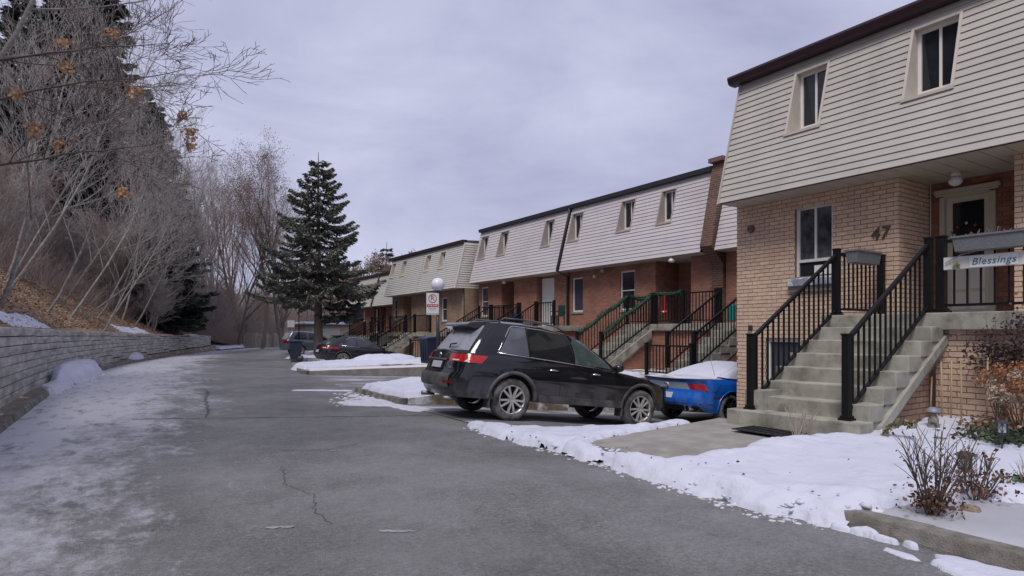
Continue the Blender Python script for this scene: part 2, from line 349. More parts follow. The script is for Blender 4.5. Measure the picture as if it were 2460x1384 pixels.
# verge between kerb and wall
V = []; yy = np.arange(-6, 66, .6)
for y in yy:
    zb = float(np.interp(y, [-6, 30, 58, 66], [.1, .14, .5, .3]))
    V += [(KL(y)-.2, y, .10), (wx(y)-.12, y, zb)]
Q = [(2*i, 2*i+2, 2*i+3, 2*i+1) for i in range(len(yy)-1)]
bigmesh('verge', V, Q, M('verge_dirt', (.2, .16, .12), .95, .3, 6, .5, col2=(.6, .6, .64), c2scale=2.5, c2lo=.56, c2hi=.64))['kind'] = 'structure'
def kerb_run(name, fx, y0, y1, sgn, h=.12, wd=.2, top=0.0):
    yy = np.arange(y0, y1+.01, .4); V = []; F = []
    prof = [(0, -.1), (0, .02), (.03, h), (wd, h+top), (wd, -.1)]
    for y in yy:
        wob = (float(vnoise(y*.8, 3.3, 5))-.5)*.03
        V += [(fx(y)+sgn*(px+wob), y, pz) for px, pz in prof]
    m = len(prof)
    for i in range(len(yy)-1):
        for k in range(m-1): F.append((i*m+k, i*m+k+1, (i+1)*m+k+1, (i+1)*m+k))
    F += [tuple(range(m)), tuple(range((len(yy)-1)*m, len(yy)*m))]
    o = obj(name, V, F, MT['kerb'], bev=.012); o['kind'] = 'structure'; return o
kerb_run('kerb', KL, -6, 64, -1)
for y0, y1 in [(-6, 4.45), (12.2, 15.4), (23, 27.6), (35.4, 40), (50, 64)]:
    kerb_run('kerb', KR, y0, y1, 1)
kerb_run('kerb', KR, 4.45, 8.05, 1, h=.07)
# raised strips between the driveways
def strip(name, y0, y1, x1, z, mat, zx=None):
    n = max(2, int((y1-y0)/.5)); V = []; F = []
    for i in range(n+1):
        y = y0+(y1-y0)*i/n; x0 = KR(y)+.19; za = .115
        V += [(x0, y, -1.5), (x0, y, za), (x0+1.2, y, (za+z)/2), (x0+2.6, y, z), (x1, y, z), (x1, y, -1.5)]
    for i in range(n):
        for k in range(5): F.append((i*6+k, i*6+k+1, i*6+k+7, i*6+k+6))
    F += [tuple(range(6)), tuple(range(n*6, n*6+6))]
    o = obj(name, V, F, mat); o['kind'] = 'structure'; return o
lawn = M('frozen_lawn', (.2, .16, .11), .95, .3, 6, .6, 30, col2=(.72, .73, .78), c2scale=1.5, c2lo=.44, c2hi=.56)
strip('lawn', -6, 4.5, 9.72, .19, lawn); strip('front_walkway', 4.5, 6.1, 7.6, .235, MT['concrete']); 
strip('lawn', 12.2, 15.4, 17.2, .28, lawn); strip('lawn', 24.3, 27.6, 17, .2, lawn); strip('pavement', 23, 24.3, 17, .13, MT['concrete'])
strip('lawn', 35.4, 42, 18, .1, lawn); strip('lawn', 47.5, 64, 60, .06, lawn)
def drive(name, y0, y1, f, x1=17.2):
    n = 14; V = []; F = []; my = 8
    for j in range(my+1):
        y = y0+(y1-y0)*j/my
        for i in range(n+1):
            x = KR(y)+.05+(x1-KR(y)-.05)*i/n; V.append((x, y, float(f(x))+.006))
    for j in range(my):
        for i in range(n): a = j*(n+1)+i; F.append((a, a+1, a+n+2, a+n+1))
    o = obj(name, V, F, MT['drive']); o['kind'] = 'structure'; return o
drive('driveway', 7.9, 12.2, D1); drive('driveway', 15.4, 23, D2); drive('driveway', 27.6, 35.4, D3)
drive('driveway', 42, 47.5, lambda x: np.interp(x, [10.5, 17], [.0, -.4]))
def side_z(x, y):
    k = np.clip((np.asarray(y, float)-6.1)/1.9, 0, 1); hi = np.interp(x, [4.78, 4.9, 5.1, 7.5, 11], [-.03, .06, .12, .2, .2]); return hi*(1-k)+(D1(x)+.0)*k
V = []; gx = np.linspace(4.78, 11.3, 26); gy = np.linspace(6.05, 8.0, 12)
for yv in gy:
    for xv in gx: V.append((xv, yv, float(side_z(xv, yv))))
bigmesh('verge', V, [(j*26+i, j*26+i+1, (j+1)*26+i+1, (j+1)*26+i) for j in range(11) for i in range(25)], lawn)['kind'] = 'structure'
# the long retaining wall of stacked concrete timbers
wall = thing('retaining_wall', 'long weathered grey retaining wall of stacked concrete timbers along the left of the road', 'retaining wall', (-1.7, 12, 0))
NC = 8
yb = -6.0; nblk = 0
for c in range(NC):
    y = -6.0-(c % 3)*.8
    while y < 57.5:
        L = 4.2+1.6*random.random(); y1 = min(y+L, 58.)
        m_ = (y+y1)/2; zt = float(WT(m_)); zb = float(np.interp(m_, [-6, 30, 58, 66], [.05, .1, .48, .3])); h = (zt-zb)/NC
        ja = (random.random()-.5)*.016+.018*(NC-c-1)/NC*0; off = .035*(NC/2-c)/NC
        p = [(wx(yv)+off*-1+ja, yv) for yv in (y+.003, (y+y1)/2, y1-.003)]
        z0 = zb+h*c+.009+.006*random.random(); z1 = zb+h*(c+1)-.006
        V = []; F = []
        for (xx, yv) in p: V += [(xx-.2, yv, z0), (xx, yv, z0), (xx+.004, yv, z0+.02), (xx+.004, yv, z1-.02), (xx-.008, yv, z1), (xx-.2, yv, z1)]
        for i in range(2):
            for k in range(6): F.append((i*6+k, i*6+(k+1) % 6, i*6+6+(k+1) % 6, i*6+6+k))
        F += [(5, 4, 3, 2, 1, 0), (12, 13, 14, 15, 16, 17)]
        obj('concrete_timber', V, F, MT['wallblock'], wall); y += L; nblk += 1
V = []
for y in np.arange(-6, 58.1, 1.): V += [(wx(y)-.03, y, -.05), (wx(y)-.03, y, float(WT(y))-.03)]
obj('wall_core', V, [(2*i, 2*i+1, 2*i+3, 2*i+2) for i in range(len(V)//2-1)], MT['dark'], wall)
# ---------------------------------------------------------------- houses
def rects(y0, y1, z0, z1, ops):
    ys = sorted({y0, y1, *[v for o in ops for v in o[:2] if y0 < v < y1]}); zs = sorted({z0, z1, *[v for o in ops for v in o[2:4] if z0 < v < z1]})
    out = []
    for a, b in zip(ys, ys[1:]):
        run = None
        for c, d in zip(zs, zs[1:]):
            my, mz = (a+b)/2, (c+d)/2
            hole = any(o[0] < my < o[1] and o[2] < mz < o[3] for o in ops)
            if not hole: run = [c, d] if run is None else [run[0], d]
            if hole and run: out.append((a, b, *run)); run = None
        if run: out.append((a, b, *run))
    return out
def window(root, X, ya, yb, z0, z1, fm, gm_, style='slider', fw=.05, sill=None, depth=.1, name='window'):
    """a window in a wall that faces -X; the outer frame face lies at X"""
    b = B()
    b.box(X, X+.07, ya, ya+fw, z0, z1); b.box(X, X+.07, yb-fw, yb, z0, z1)
    b.box(X, X+.07, ya+fw, yb-fw, z0, z0+fw); b.box(X, X+.07, ya+fw, yb-fw, z1-fw, z1)
    w_ = b.build(name, fm, root)
    ym, zm = (ya+yb)/2, (z0+z1)/2
    if style == 'slider':
        B().box(X+.012, X+.06, ym-.02, ym+.02, z0+fw, z1-fw).build('mullion', fm, w_)
        for a, c in ((ya+fw, ym-.02), (ym+.02, yb-fw)): B().box(X+.035, X+.045, a, c, z0+fw, z1-fw).build('pane', gm_, w_)
    elif style == 'hung':
        B().box(X+.012, X+.06, ya+fw, yb-fw, zm-.02, zm+.02).build('meeting_rail', fm, w_)
        for a, c in ((z0+fw, zm-.02), (zm+.02, z1-fw)): B().box(X+.035, X+.045, ya+fw, yb-fw, a, c).build('pane', gm_, w_)
    else:
        B().box(X+.035, X+.045, ya+fw, yb-fw, z0+fw, z1-fw).build('pane', gm_, w_)
    if sill: B().box(X-sill, X+.02, ya-.05, yb+.05, z0-.08, z0-.002).build('sill', MT['concrete'] if sill < .2 else fm, w_)
    return w_
def mansard(root, y0, y1, Xs, zs, Xt, zt, nc, wins, sm, tm, wf, style, gl, trim_end=True):
    """sloped clapboard wall with recessed upright windows; wins = (ya, yb, z0, z1)"""
    sx = lambda z: Xs+(z-zs)*(Xt-Xs)/(zt-zs); h = (zt-zs)/nc
    W = []
    for ya, yb, a, c in wins:
        W.append((ya, yb, zs+round((a-zs)/h)*h, zs+round((c-zs)/h)*h))
    back = B()
    for k in range(nc):
        z0 = zs+k*h; z1 = z0+h; cuts = sorted((ya, yb) for ya, yb, a, c in W if a < (z0+z1)/2 < c)
        segs = []; p = y0
        for ya, yb in cuts: segs.append((p, ya-.045)); p = yb+.045
        segs.append((p, y1))
        for a, c in segs:
            if c-a < .05: continue
            xa, xb = sx(z0), sx(z1)
            b = B().prism([(xa-.020, z0+.008), (xa-.012, z0+.003), (xa+.004, z0+.003), (xb+.004, z1-.003), (xb-.004, z1-.003)], 'y', a, c)
            b.build('siding_board', sm, root)
            back.prism([(xa+.006, z0), (xa+.03, z0), (xb+.03, z1), (xb+.006, z1)], 'y', a, c)
    back.build('shadow_backing', MT['dark'], root)  # near-black backing paints the shadow line under each board lap
    for ya, yb, a, c in W:
        Xw = sx(c)+.10; xa, xc = sx(a), sx(c)
        s = B()
        for y_, yo in ((ya, ya-.045), (yb, yb+.045)):
            s.prism([(xa-.032, a), (Xw+.08, a), (Xw+.08, c), (xc-.032, c)], 'y', min(y_, yo), max(y_, yo))     # jambs
        s.prism([(xc-.03, c-.02), (Xw+.08, c-.02), (Xw+.08, c+.015), (xc-.03, c+.015)], 'y', ya-.045, yb+.045)  # head
        s.prism([(xa-.05, a-.03), (xa+.02, a-.03), (Xw+.08, a-.03), (Xw+.08, a+.17), (Xw, a+.17), (xa-.05, a+.015)], 'y', ya-.05, yb+.05)   # sloped sill
        w_ = window(root, Xw, ya, yb, a+.17, c-.021, wf, gl, style)
        s.build('casing', tm, w_)
    if trim_end:
        for yy in (y0, y1):
            sg = 1 if yy == y1 else -1
            B().prism([(Xs-.045, zs-.01), (Xs+.05, zs-.01), (Xt+.05, zt), (Xt-.04, zt)], 'y', min(yy, yy+sg*.035), max(yy, yy+sg*.035)).build('corner_trim', sm, root)
    return W
def end_wall(root, y, Xs, zs, Xt, zt, Xe, sm, nc, sgn):
    h = (zt-zs)/nc
    for k in range(nc):
        z0 = zs+k*h; xa = Xs+(z0-zs)*(Xt-Xs)/(zt-zs)+.05
        B().prism([(y-sgn*.028, z0+.008), (y+sgn*.01, z0+.004), (y+sgn*.01, z0+h-.004), (y-sgn*.004, z0+h-.004)], 'x', xa, Xe).build('siding_board', sm, root)
    B().prism([(Xs+.03, zs), (Xe, zs), (Xe, zt), (Xt+.03, zt)], 'y', y+sgn*.012, y+sgn*.03).build('shadow_backing', MT['dark'], root)  # same dark backing, shade between the end boards put in as colour
# ---- number 47, the near house
H = thing('townhouse', 'near beige-sided townhouse with buff brick and the number 47 beside its stairs', 'house', (13, 5, .3))
FX, FY0, FY1, SOF = 11.25, 5.29, 8.49, 4.16
DX, PY = 12.38, 3.66      # door wall and the right pier
BR = []                   # every brick: distance, wall, position, axis, length, inner
LB, HB, G, GE = .208, .066, .012, .006
def bricks(wall, axis, c, u0, u1, z0, z1, ops, mat, depth=.03):
    k0 = math.floor(z0/(HB+G)); k = k0
    while k*(HB+G) < z1:
        za, zc = max(z0, k*(HB+G)), min(z1, k*(HB+G)+HB); k += 1
        if zc-za < .02: continue
        spans = [(u0, u1)]
        for o in ops:
            if o[2] < (za+zc)/2 < o[3]:
                ns = []
                for a, b in spans:
                    if o[1] <= a or o[0] >= b: ns.append((a, b)); continue
                    if o[0] > a: ns.append((a, o[0]))
                    if o[1] < b: ns.append((o[1], b))
                spans = ns
        for a, b in spans:
            s = math.floor(a/(LB+GE))*(LB+GE)-(k % 2)*(LB+GE)/2
            while s < b:
                p, q = max(s, a), min(s+LB, b); s += LB+G
                if q-p < .025: continue
                m = ((p+q)/2, (za+zc)/2)
                pos = (c+depth/2, m[0], m[1]) if axis == 'x' else (m[0], c+depth/2, m[1])
                full = q-p > LB-.001 and zc-za > HB-.001
                BR.append((Vector(pos).length, wall, pos, axis, q-p, zc-za, mat, full, depth))
def wallpart(name, mat, ops, axis, c, u0, u1, z0, z1, th=.2):
    b = B()
    for a, d, e, f in rects(u0, u1, z0, z1, ops):
        if axis == 'x': b.box(c+.011, c+th, a, d, e, f)
        else: b.box(a, d, c+.011, c+th, e, f)
    return b.build(name, mat, H)
opsF = [(6.41, 7.16, 2.585, 3.93), (7.05, 7.80, .45, 1.38)]
fw_ = wallpart('front_wall', MT['mortar'], opsF, 'x', FX, FY0, FY1, -1.2, SOF)
bricks(fw_, 'x', FX, FY0, FY1, -.9, SOF, opsF, MT['brick'])
rw_ = wallpart('return_wall', MT['mortar'], [], 'y', FY0, FX+.06, DX, 1.5, SOF)
# the return faces -Y
b = []
bricks(rw_, 'y', FY0-.0305, FX+.0, DX-.04, 1.78, SOF, [], MT['brick'])
opsD = [(4.27, 5.1, 1.78, 3.98)]
dw_ = wallpart('door_wall', MT['mortar'], opsD, 'x', DX, PY-.05, FY0, 1.5, SOF)
bricks(dw_, 'x', DX, PY, FY0-.03, 1.78, SOF, opsD, MT['brickin'])
pw_ = wallpart('pier_wall', MT['mortar'], [], 'x', FX, .5, PY, 1.5, SOF); bricks(pw_, 'x', FX, 2.3, PY, 1.78, SOF, [], MT['brick'])
PX = 9.72                 # brick face under the porch
po_ = wallpart('porch_wall', MT['mortar'], [], 'x', PX, 1.0, 4.06, 0, 1.56); bricks(po_, 'x', PX, 1.6, 4.06, .1, 1.555, [], MT['brick'])
BR.sort(key=lambda t: t[0])
bm_ = {}; fields = {}; ind = 0
def in_view(p):
    th = R(VIEW); xc = math.cos(th)*p[0]-math.sin(th)*p[1]; yc = math.sin(th)*p[0]+math.cos(th)*p[1]
    return yc > 0 and abs(xc/yc) < .825 and p[2] > .3
for d, wl, p, ax, L, hh, mat, full, dep in BR:
    j = (random.random()-.5)*.006
    if full and ind < 300 and in_view(p):
        key = (ax, mat.name)
        if key not in bm_:
            bb = B(); e = .004
            x, y, z = (dep/2, L/2, hh/2) if ax == 'x' else (L/2, dep/2, hh/2)
            if ax == 'x': bb.add([(x,-y,-z),(x,y,-z),(x,y,z),(x,-y,z),(-x+e,-y,-z),(-x+e,y,-z),(-x+e,y,z),(-x+e,-y,z),(-x,-y+e,-z+e),(-x,y-e,-z+e),(-x,y-e,z-e),(-x,-y+e,z-e)],
                    [(0,1,5,4),(1,2,6,5),(2,3,7,6),(3,0,4,7),(4,5,9,8),(5,6,10,9),(6,7,11,10),(7,4,8,11),(8,9,10,11),(3,2,1,0)])
            else: bb.box(-x, x, -y, y, -z, z)
            bm_[key] = bb.mesh('brick', mat)
        q = (p[0]+j, p[1], p[2]) if ax == 'x' else (p[0], p[1]+j, p[2])
        inst('brick', bm_[key], q, wl); ind += 1
    else:
        f = fields.setdefault((wl.name, mat.name), (B(), wl, mat))[0]
        if ax == 'x': f.box(p[0]-dep/2+j, p[0]+dep/2+j, p[1]-L/2, p[1]+L/2, p[2]-hh/2, p[2]+hh/2)
        else: f.box(p[0]-L/2, p[0]+L/2, p[1]-dep/2+j, p[1]+dep/2+j, p[2]-hh/2, p[2]+hh/2)
for f, wl, mat in fields.values(): f.build('brick_field', mat, wl, kind='stuff')
# windows of the near house
w1 = window(H, FX+.07, 6.41, 7.16, 2.86, 3.93, MT['white'], MT['curtain'], 'slider', .055)
b = B(); b.box(FX+.07, FX+.13, 6.41, 6.45, 2.585, 2.86); b.box(FX+.07, FX+.13, 7.12, 7.16, 2.585, 2.86); b.build('lower_frame', MT['white'], w1)
B().box(FX+.11, FX+.12, 6.45, 7.12, 2.585, 2.86).build('pane', MT['glass'], w1)
B().box(FX+.03, FX+.11, 6.45, 6.78, 2.6, 2.78).build('vent_box', MT['white'], w1)
msill = M('blue_grey_sill', (.22, .25, .31), .8, .3, 8, col2=(.55, .56, .6), c2scale=6, c2lo=.5, c2hi=.6)
B().prism([(FX-.12, 2.40), (FX+.05, 2.40), (FX+.05, 2.575), (FX-.12, 2.54)], 'y', 6.33, 7.24).build('window_ledge', msill, H, bev=.01)
B().box(FX-.06, FX+.0, 6.30, 7.27, 2.30, 2.40).build('ledge_base', MT['concrete'], H)
bw = window(H, FX+.06, 7.05, 7.80, .45, 1.38, MT['white'], MT['glassblue'], 'plain', .06)
mansard(H, .9, 8.44, 10.62, SOF, 11.35, 6.79, 21, [(6.50, 7.12, 5.24, 6.52), (4.36, 5.02, 5.24, 6.52)], MT['sidA'], MT['trim'], MT['white'], 'slider', MT['glass'])
B().box(11.55, 11.7, .9, 8.44, SOF+.04, 6.75).build('inner_wall', MT['dark'], H)
b = B().prism([(11.13, 6.78), (11.20, 6.76), (11.36, 6.76), (11.36, 6.93), (11.10, 6.93), (11.09, 6.88)], 'y', .8, 8.62); b.build('gutter', MT['maroon'], H, bev=.008)
B().prism([(11.36, 6.80), (20, 6.80), (20, 6.98), (11.30, 6.95)], 'y', .8, 8.6).build('roof', MT['roof'], H)
B().box(12.6, 20, 5.4, 8.44, -1.2, 6.78).box(12.6, 20, .5, 5.4, 1.4, 6.78).build('house_core', MT['brickB'], H)
B().box(11.262, 12.6, 5.5, 8.42, -1.2, .44).box(11.6, 12.6, 5.5, 8.42, .44, SOF-.03).build('inner_core', MT['dark'], H)
# soffit panels, each a board across the overhang
y = .9
while y < 8.4:
    x1 = DX+.0 if PY-.31 <= y < FY0-.05 else FX+.03
    B().box(10.66, x1, y+.006, min(y+.30, 8.44)-.006, SOF-.012, SOF-.002).build('soffit_board', MT['soffit'], H); y += .30
B().box(10.66, 12.6, .9, 8.44, SOF, SOF+.03).build('soffit_backing', MT['dark'], H)
# front door with storm glass
dr = B().box(DX+.05, DX+.12, 4.36, 5.02, 1.80, 3.86).build('door', M('door_cream', (.62, .58, .5), .5, .05), H)
fr_ = B().box(DX-.05, DX+.1, 4.27, 4.36, 1.78, 3.9).box(DX-.05, DX+.1, 5.02, 5.10, 1.78, 3.9).box(DX-.05, DX+.1, 4.27, 5.10, 3.86, 3.98).build('door_frame', MT['trim'], H, bev=.01)
B().box(DX-.10, DX-.02, 4.20, 5.17, 3.93, 4.0).box(DX-.08, DX-.02, 4.22, 5.15, 3.89, 3.93).build('door_head', MT['trim'], H, bev=.008)
B().box(DX+.034, DX+.048, 4.46, 4.92, 2.75, 3.76).build('pane', MT['glass'], dr)
for a, c in ((1.9, 2.2), (2.26, 2.66)):
    for e, f in ((4.44, 4.66), (4.72, 4.94)): B().box(DX+.04, DX+.05, e, f, a, c).build('door_panel', MT['white'], dr, bev=.01)
B().ball((DX+.0, 4.41, 2.72), .03, 10).build('door_handle', MT['metalgrey'], dr, True)
cable = B().tube([(DX-.04, FY0-.05, SOF), (DX-.04, FY0-.05, 1.8)], .008, 5).build('cable', MT['white'], H)
vn = B().lathe([(.001, FX-.05), (.05, FX-.055), (.075, FX-.04), (.08, FX)], (0, 8.13, 3.66), 'x', 16).build('round_vent', M('rusty_vent', (.10, .06, .045), .8, .3, 20), H)
for k in range(4): B().box(FX-.065, FX-.05, 8.07, 8.19, 3.60+k*.035, 3.612+k*.035).build('vent_slat', MT['mortar'], vn)
B().box(FX-.05, FX, 8.10, 8.18, 1.56, 1.66).build('socket_box', MT['fascia'], H, bev=.008)
def text(name, s, size, mat, loc, rot, parent, ext=.004, shear=0, sp=1, align='CENTER'):
    c = bpy.data.curves.new(name, 'FONT'); c.body = s; c.size = size; c.extrude = ext; c.align_x = align; c.align_y = 'CENTER'; c.shear = shear; c.space_character = sp
    c.resolution_u = 3; o = bpy.data.objects.new(name, c); COL.objects.link(o)
    me = bpy.data.meshes.new_from_object(o.evaluated_get(bpy.context.evaluated_depsgraph_get())); bpy.data.objects.remove(o); me.materials.clear(); me.materials.append(mat)
    o = bpy.data.objects.new(name, me); link(o, parent)
    o.location = loc; o.rotation_euler = rot; return o
mnum = M('bronze_digits', (.10, .075, .055), .5, .3, 20, metal=.3)
for s, y in (('4', 5.64), ('7', 5.48)): text('house_digit', s, .31, mnum, (FX-.02, y, 3.215), (R(90), 0, R(-90)), H, .012, .12)
lt = thing('porch_light', 'white globe porch light on the soffit above the near front door', 'light', (11.75, 4.62, SOF-.012))
B().lathe([(.001, SOF-.013), (.075, SOF-.013), (.07, SOF-.07), (.06, SOF-.08)], (11.75, 4.62, 0), 'z', 20).build('base', MT['white'], lt, True)
B().ball((11.75, 4.62, SOF-.155), .10, 20, .85).build('globe', MT['lampglass'], lt, True)
wr = thing('door_wreath', 'dark wreath with red ornaments hanging behind the near door glass', 'wreath', (DX+.02, 4.69, 3.2))
b = B(); rr_ = random.Random(3)
for i in range(160):
    t_ = rr_.random()*6.283; rad = .15+rr_.random()*.08; c = Vector((DX+.0, 4.69+math.cos(t_)*rad, 3.2+math.sin(t_)*rad)); d_ = Vector((-.3-.3*rr_.random(), rr_.random()-.5, rr_.random()-.5)).normalized()*.05
    b.bar(c, c+d_, .012, .003)
b.build('foliage', M('dark_wreath_leaf', (.03, .05, .035), .7, .3, 20), wr)
for i in range(8):
    t_ = i/8*6.283; B().ball((DX-.03, 4.69+math.cos(t_)*.18, 3.2+math.sin(t_)*.18), .024, 8).build('bauble', M('bauble%d' % i, (.45, .03, .03) if i % 2 else (.55, .55, .6), .3), wr, True)
# concrete stairs and porch of number 47
def stairs(name, label, y0, y1, Xf, Xt, z0, z1, n, land=None, skirt=None, group=None, first=None):
    s = thing(name, label, 'stairs', (Xf, (y0+y1)/2, z0), group)
    h = (z1-z0)/n; tr = (Xt-Xf)/(n-1)
    for i in range(n):
        x = Xf+tr*i; xe = x+tr if i < n-1 else x+.1
        if i == n-1: x -= .012
        ya, yb_ = (y0-.04, y1+.12) if i == 0 and first else (y0, y1)
        B().box(x, xe+.02, ya, yb_, z0+h*i-.02 if i else z0-.2, z0+h*(i+1)-(.0 if i < n-1 else .003)).build('step', MT['stepcon'], s, bev=.012)
    # sloping slab under the treads
    B().prism([(Xf+.1, z0-.05), (Xf+.45, z0-.15), (Xt+.3, z1-.42), (Xt+.3, z1-.06), (Xt, z1-h-.04)], 'y', y0+.02, y1-.02).build('stair_slab', MT['stepcon'], s)
    if land: B().box(*land, z1-.24, z1).build('landing', MT['stepcon'], s, bev=.012)
    return s
st = stairs('concrete_stairs', 'weathered concrete front steps climbing to the porch of house 47', 3.93, 5.62, 7.38, 9.62, .24, 1.78, 8, (9.60, 12.35, .9, 5.66), first=True)
B().prism([(7.5, -.1), (9.6, -.1), (9.6, 1.35), (8.0, .18), (7.5, .1)], 'y', 4.10, 4.3).build('side_wall', MT['brickP'], st)
B().prism([(7.5, .1), (7.75, .1), (9.73, 1.37), (9.73, 1.50), (9.64, 1.46)], 'y', 3.90, 4.1).build('stringer', MT['stepcon'], st, bev=.01)
B().box(7.6, 11.2, 5.3, 5.6, -.2, .7).box(9.75, 11.2, 5.3, 5.62, .6, 1.54).build('inner_wall', MT['stepcon'], st)
mt_ = thing('door_mat', 'black rubber mat lying on the walkway before the near steps', 'mat', (7.1, 4.9, .24))
b = B().box(6.88, 7.34, 4.5, 5.28, .238, .252); b.build('mat_sheet', M('black_rubber', (.018, .018, .02), .8, .4, 40, .6, 60), mt_, bev=.004)
for k in range(9): B().bar((6.92, 4.56+k*.083, .256), (7.3, 4.56+k*.083, .256), .02, .008).build('rib', MT['black'], mt_)
# ---- railings
def railing(name, label, p0, p1, ht=.98, pw=.09, posts=(True, True), gap=.125, group=None, bw=.022, caps=True, bh=None, base=False, toph=None):
    """p0, p1 base points at post centres; rails run parallel to p0-p1"""
    p0 = Vector(p0); p1 = Vector(p1); r = thing(name, label, 'railing', p0, group); mat = MT['black']
    for p, on in ((p0, posts[0]), (p1, posts[1])):
        if on:
            po = B().box(p.x-pw/2, p.x+pw/2, p.y-pw/2, p.y+pw/2, p.z, p.z+ht+.06).build('post', mat, r, bev=.006)
            if base: B().box(p.x-pw*.85, p.x+pw*.85, p.y-pw*.85, p.y+pw*.85, p.z, p.z+.03).box(p.x-pw*.68, p.x+pw*.68, p.y-pw*.68, p.y+pw*.68, p.z+.03, p.z+.06).build('post_base', mat, po, bev=.008)
            B().box(p.x-pw*.58, p.x+pw*.58, p.y-pw*.58, p.y+pw*.58, p.z+ht+.06, p.z+ht+.085).build('post_cap', mat, po, bev=.004)
    d = p1-p0; L = math.hypot(d.x, d.y); zr = Vector((0, 0, 1)); zb = bh or .10
    t0, t1 = .05/L, 1-.05/L
    B().bar(p0+d*t0+zr*(ht-.0), p0+d*t1+zr*(ht-.0), .05, .045).build('top_rail', mat, r)
    B().bar(p0+d*t0+zr*zb, p0+d*t1+zr*zb, .04, .035).build('bottom_rail', mat, r)
    n = max(1, int(L/gap)-1); me = B().box(-bw/2, bw/2, -bw/2, bw/2, zb, ht-.02).mesh('baluster', mat)
    for i in range(n): inst('baluster', me, p0+d*((i+1)/(n+1)), r)
    return r
g47 = 'black metal railings of the near porch'
railing('stair_railing', 'black stair railing beside the window wall of house 47', (7.6, 5.5, .43), (9.78, 5.5, 1.78), base=True, group=g47)
railing('stair_railing', 'black stair railing on the garden side of the near steps', (7.6, 4.15, .43), (9.72, 4.15, 1.78), base=True, group=g47)
railing('porch_railing', 'short black railing from stair top to brick wall below the number 47', (9.87, 5.5, 1.78), (11.17, 5.5, 1.78), posts=(False, True), group=g47)
railing('porch_railing', 'black porch railing carrying the planter and white message board', (9.72, 3.99, 1.78), (9.72, 1.2, 1.78), pw=.11, base=True, gap=.15, group=g47)
mwov = M('grey_woven_plastic', (.16, .165, .18), .75, .3, 60, .6, 130)
def planter(label, c, L, along, dirn):
    t_ = thing('planter_box', label, 'planter', (c[0], c[1], c[2]-.1), 'woven planters on the near porch railings')
    hw = .10; V = []
    for z, k in ((-.1, .78), (.1, 1.0)):
        for sx_, sy_ in ((-1, -1), (1, -1), (1, 1), (-1, 1)):
            dx, dy = (sx_*hw*k, sy_*L/2*(.94 if z < 0 else 1)) if along == 'y' else (sx_*L/2*(.94 if z < 0 else 1), sy_*hw*k)
            V.append((c[0]+dx, c[1]+dy, c[2]+z))
    obj('trough', V, [(3, 2, 1, 0), (0, 1, 5, 4), (1, 2, 6, 5), (2, 3, 7, 6), (3, 0, 4, 7), (4, 5, 6, 7)], mwov, t_, bev=.008)
    b = B()
    a, d_ = ((hw+.012, L/2+.012) if along == 'y' else (L/2+.012, hw+.012))
    b.box(c[0]-a, c[0]+a, c[1]-d_, c[1]-d_+.03, c[2]+.085, c[2]+.11).box(c[0]-a, c[0]+a, c[1]+d_-.03, c[1]+d_, c[2]+.085, c[2]+.11)
    b.box(c[0]-a, c[0]-a+.03, c[1]-d_+.03, c[1]+d_-.03, c[2]+.085, c[2]+.11).box(c[0]+a-.03, c[0]+a, c[1]-d_+.03, c[1]+d_-.03, c[2]+.085, c[2]+.11); b.build('rim', mwov, t_)
    b = B()
    for i in range(30):
        u = (random.random()-.5)*L*.9; p = (c[0]+(random.random()-.5)*.1, c[1]+u, c[2]+.09) if along == 'y' else (c[0]+u, c[1]+(random.random()-.5)*.1, c[2]+.09)
        q = (p[0]+(random.random()-.5)*.1, p[1]+(random.random()-.5)*.1, p[2]+.03+random.random()*.07); b.bar(p, q, .006)
    b.build('dead_stems', M('dead_stem', (.22, .15, .13), .9, .3, 20), t_)
planter('small grey woven planter on the rail below the number 47', (10.35, 5.38, 2.72), .75, 'x', 0)
planter('long grey woven planter on the porch rail above the message board', (9.60, 3.37, 2.68), .82, 'y', 0)
sg = thing('message_board', 'white wooden board reading Blessings tied to the near porch railing', 'sign', (9.66, 3.4, 2.44))
mwb = M('whitewashed_wood', (.62, .61, .58), .7, .12, 14, stretch=(1, .2, 3))
B().box(9.63, 9.655, 2.6, 3.93, 2.36, 2.53).build('board', mwb, sg, bev=.004)
B().box(9.622, 9.63, 3.1, 3.62, 2.37, 2.52).build('message_panel', M('panel_white', (.72, .73, .73), .6, .05), sg)
mteal = M('teal_paint', (.02, .16, .2), .6, .1)
text('message', 'Blessings', .125, mteal, (9.619, 3.355, 2.44), (R(90), 0, R(-90)), sg, .002, .25, 1.08)
b = B()
for k in range(7):
    a = k/7*6.28; b.bar((9.62, 3.77, 2.40), (9.61, 3.77+math.cos(a)*.045, 2.40+math.sin(a)*.045), .03, .004)
b.build('leaf_ornament', M('ornament_green', (.25, .28, .08), .8, .2), sg)
b = B(); b.tube([(9.61, 3.9, 2.45), (9.60, 3.7, 2.55), (9.60, 3.5, 2.585), (9.60, 3.1, 2.59), (9.60, 2.8, 2.56), (9.61, 2.6, 2.5)], .008, 5); b.build('twig_garland', M('grey_twig', (.3, .29, .28), .9, .2), sg)
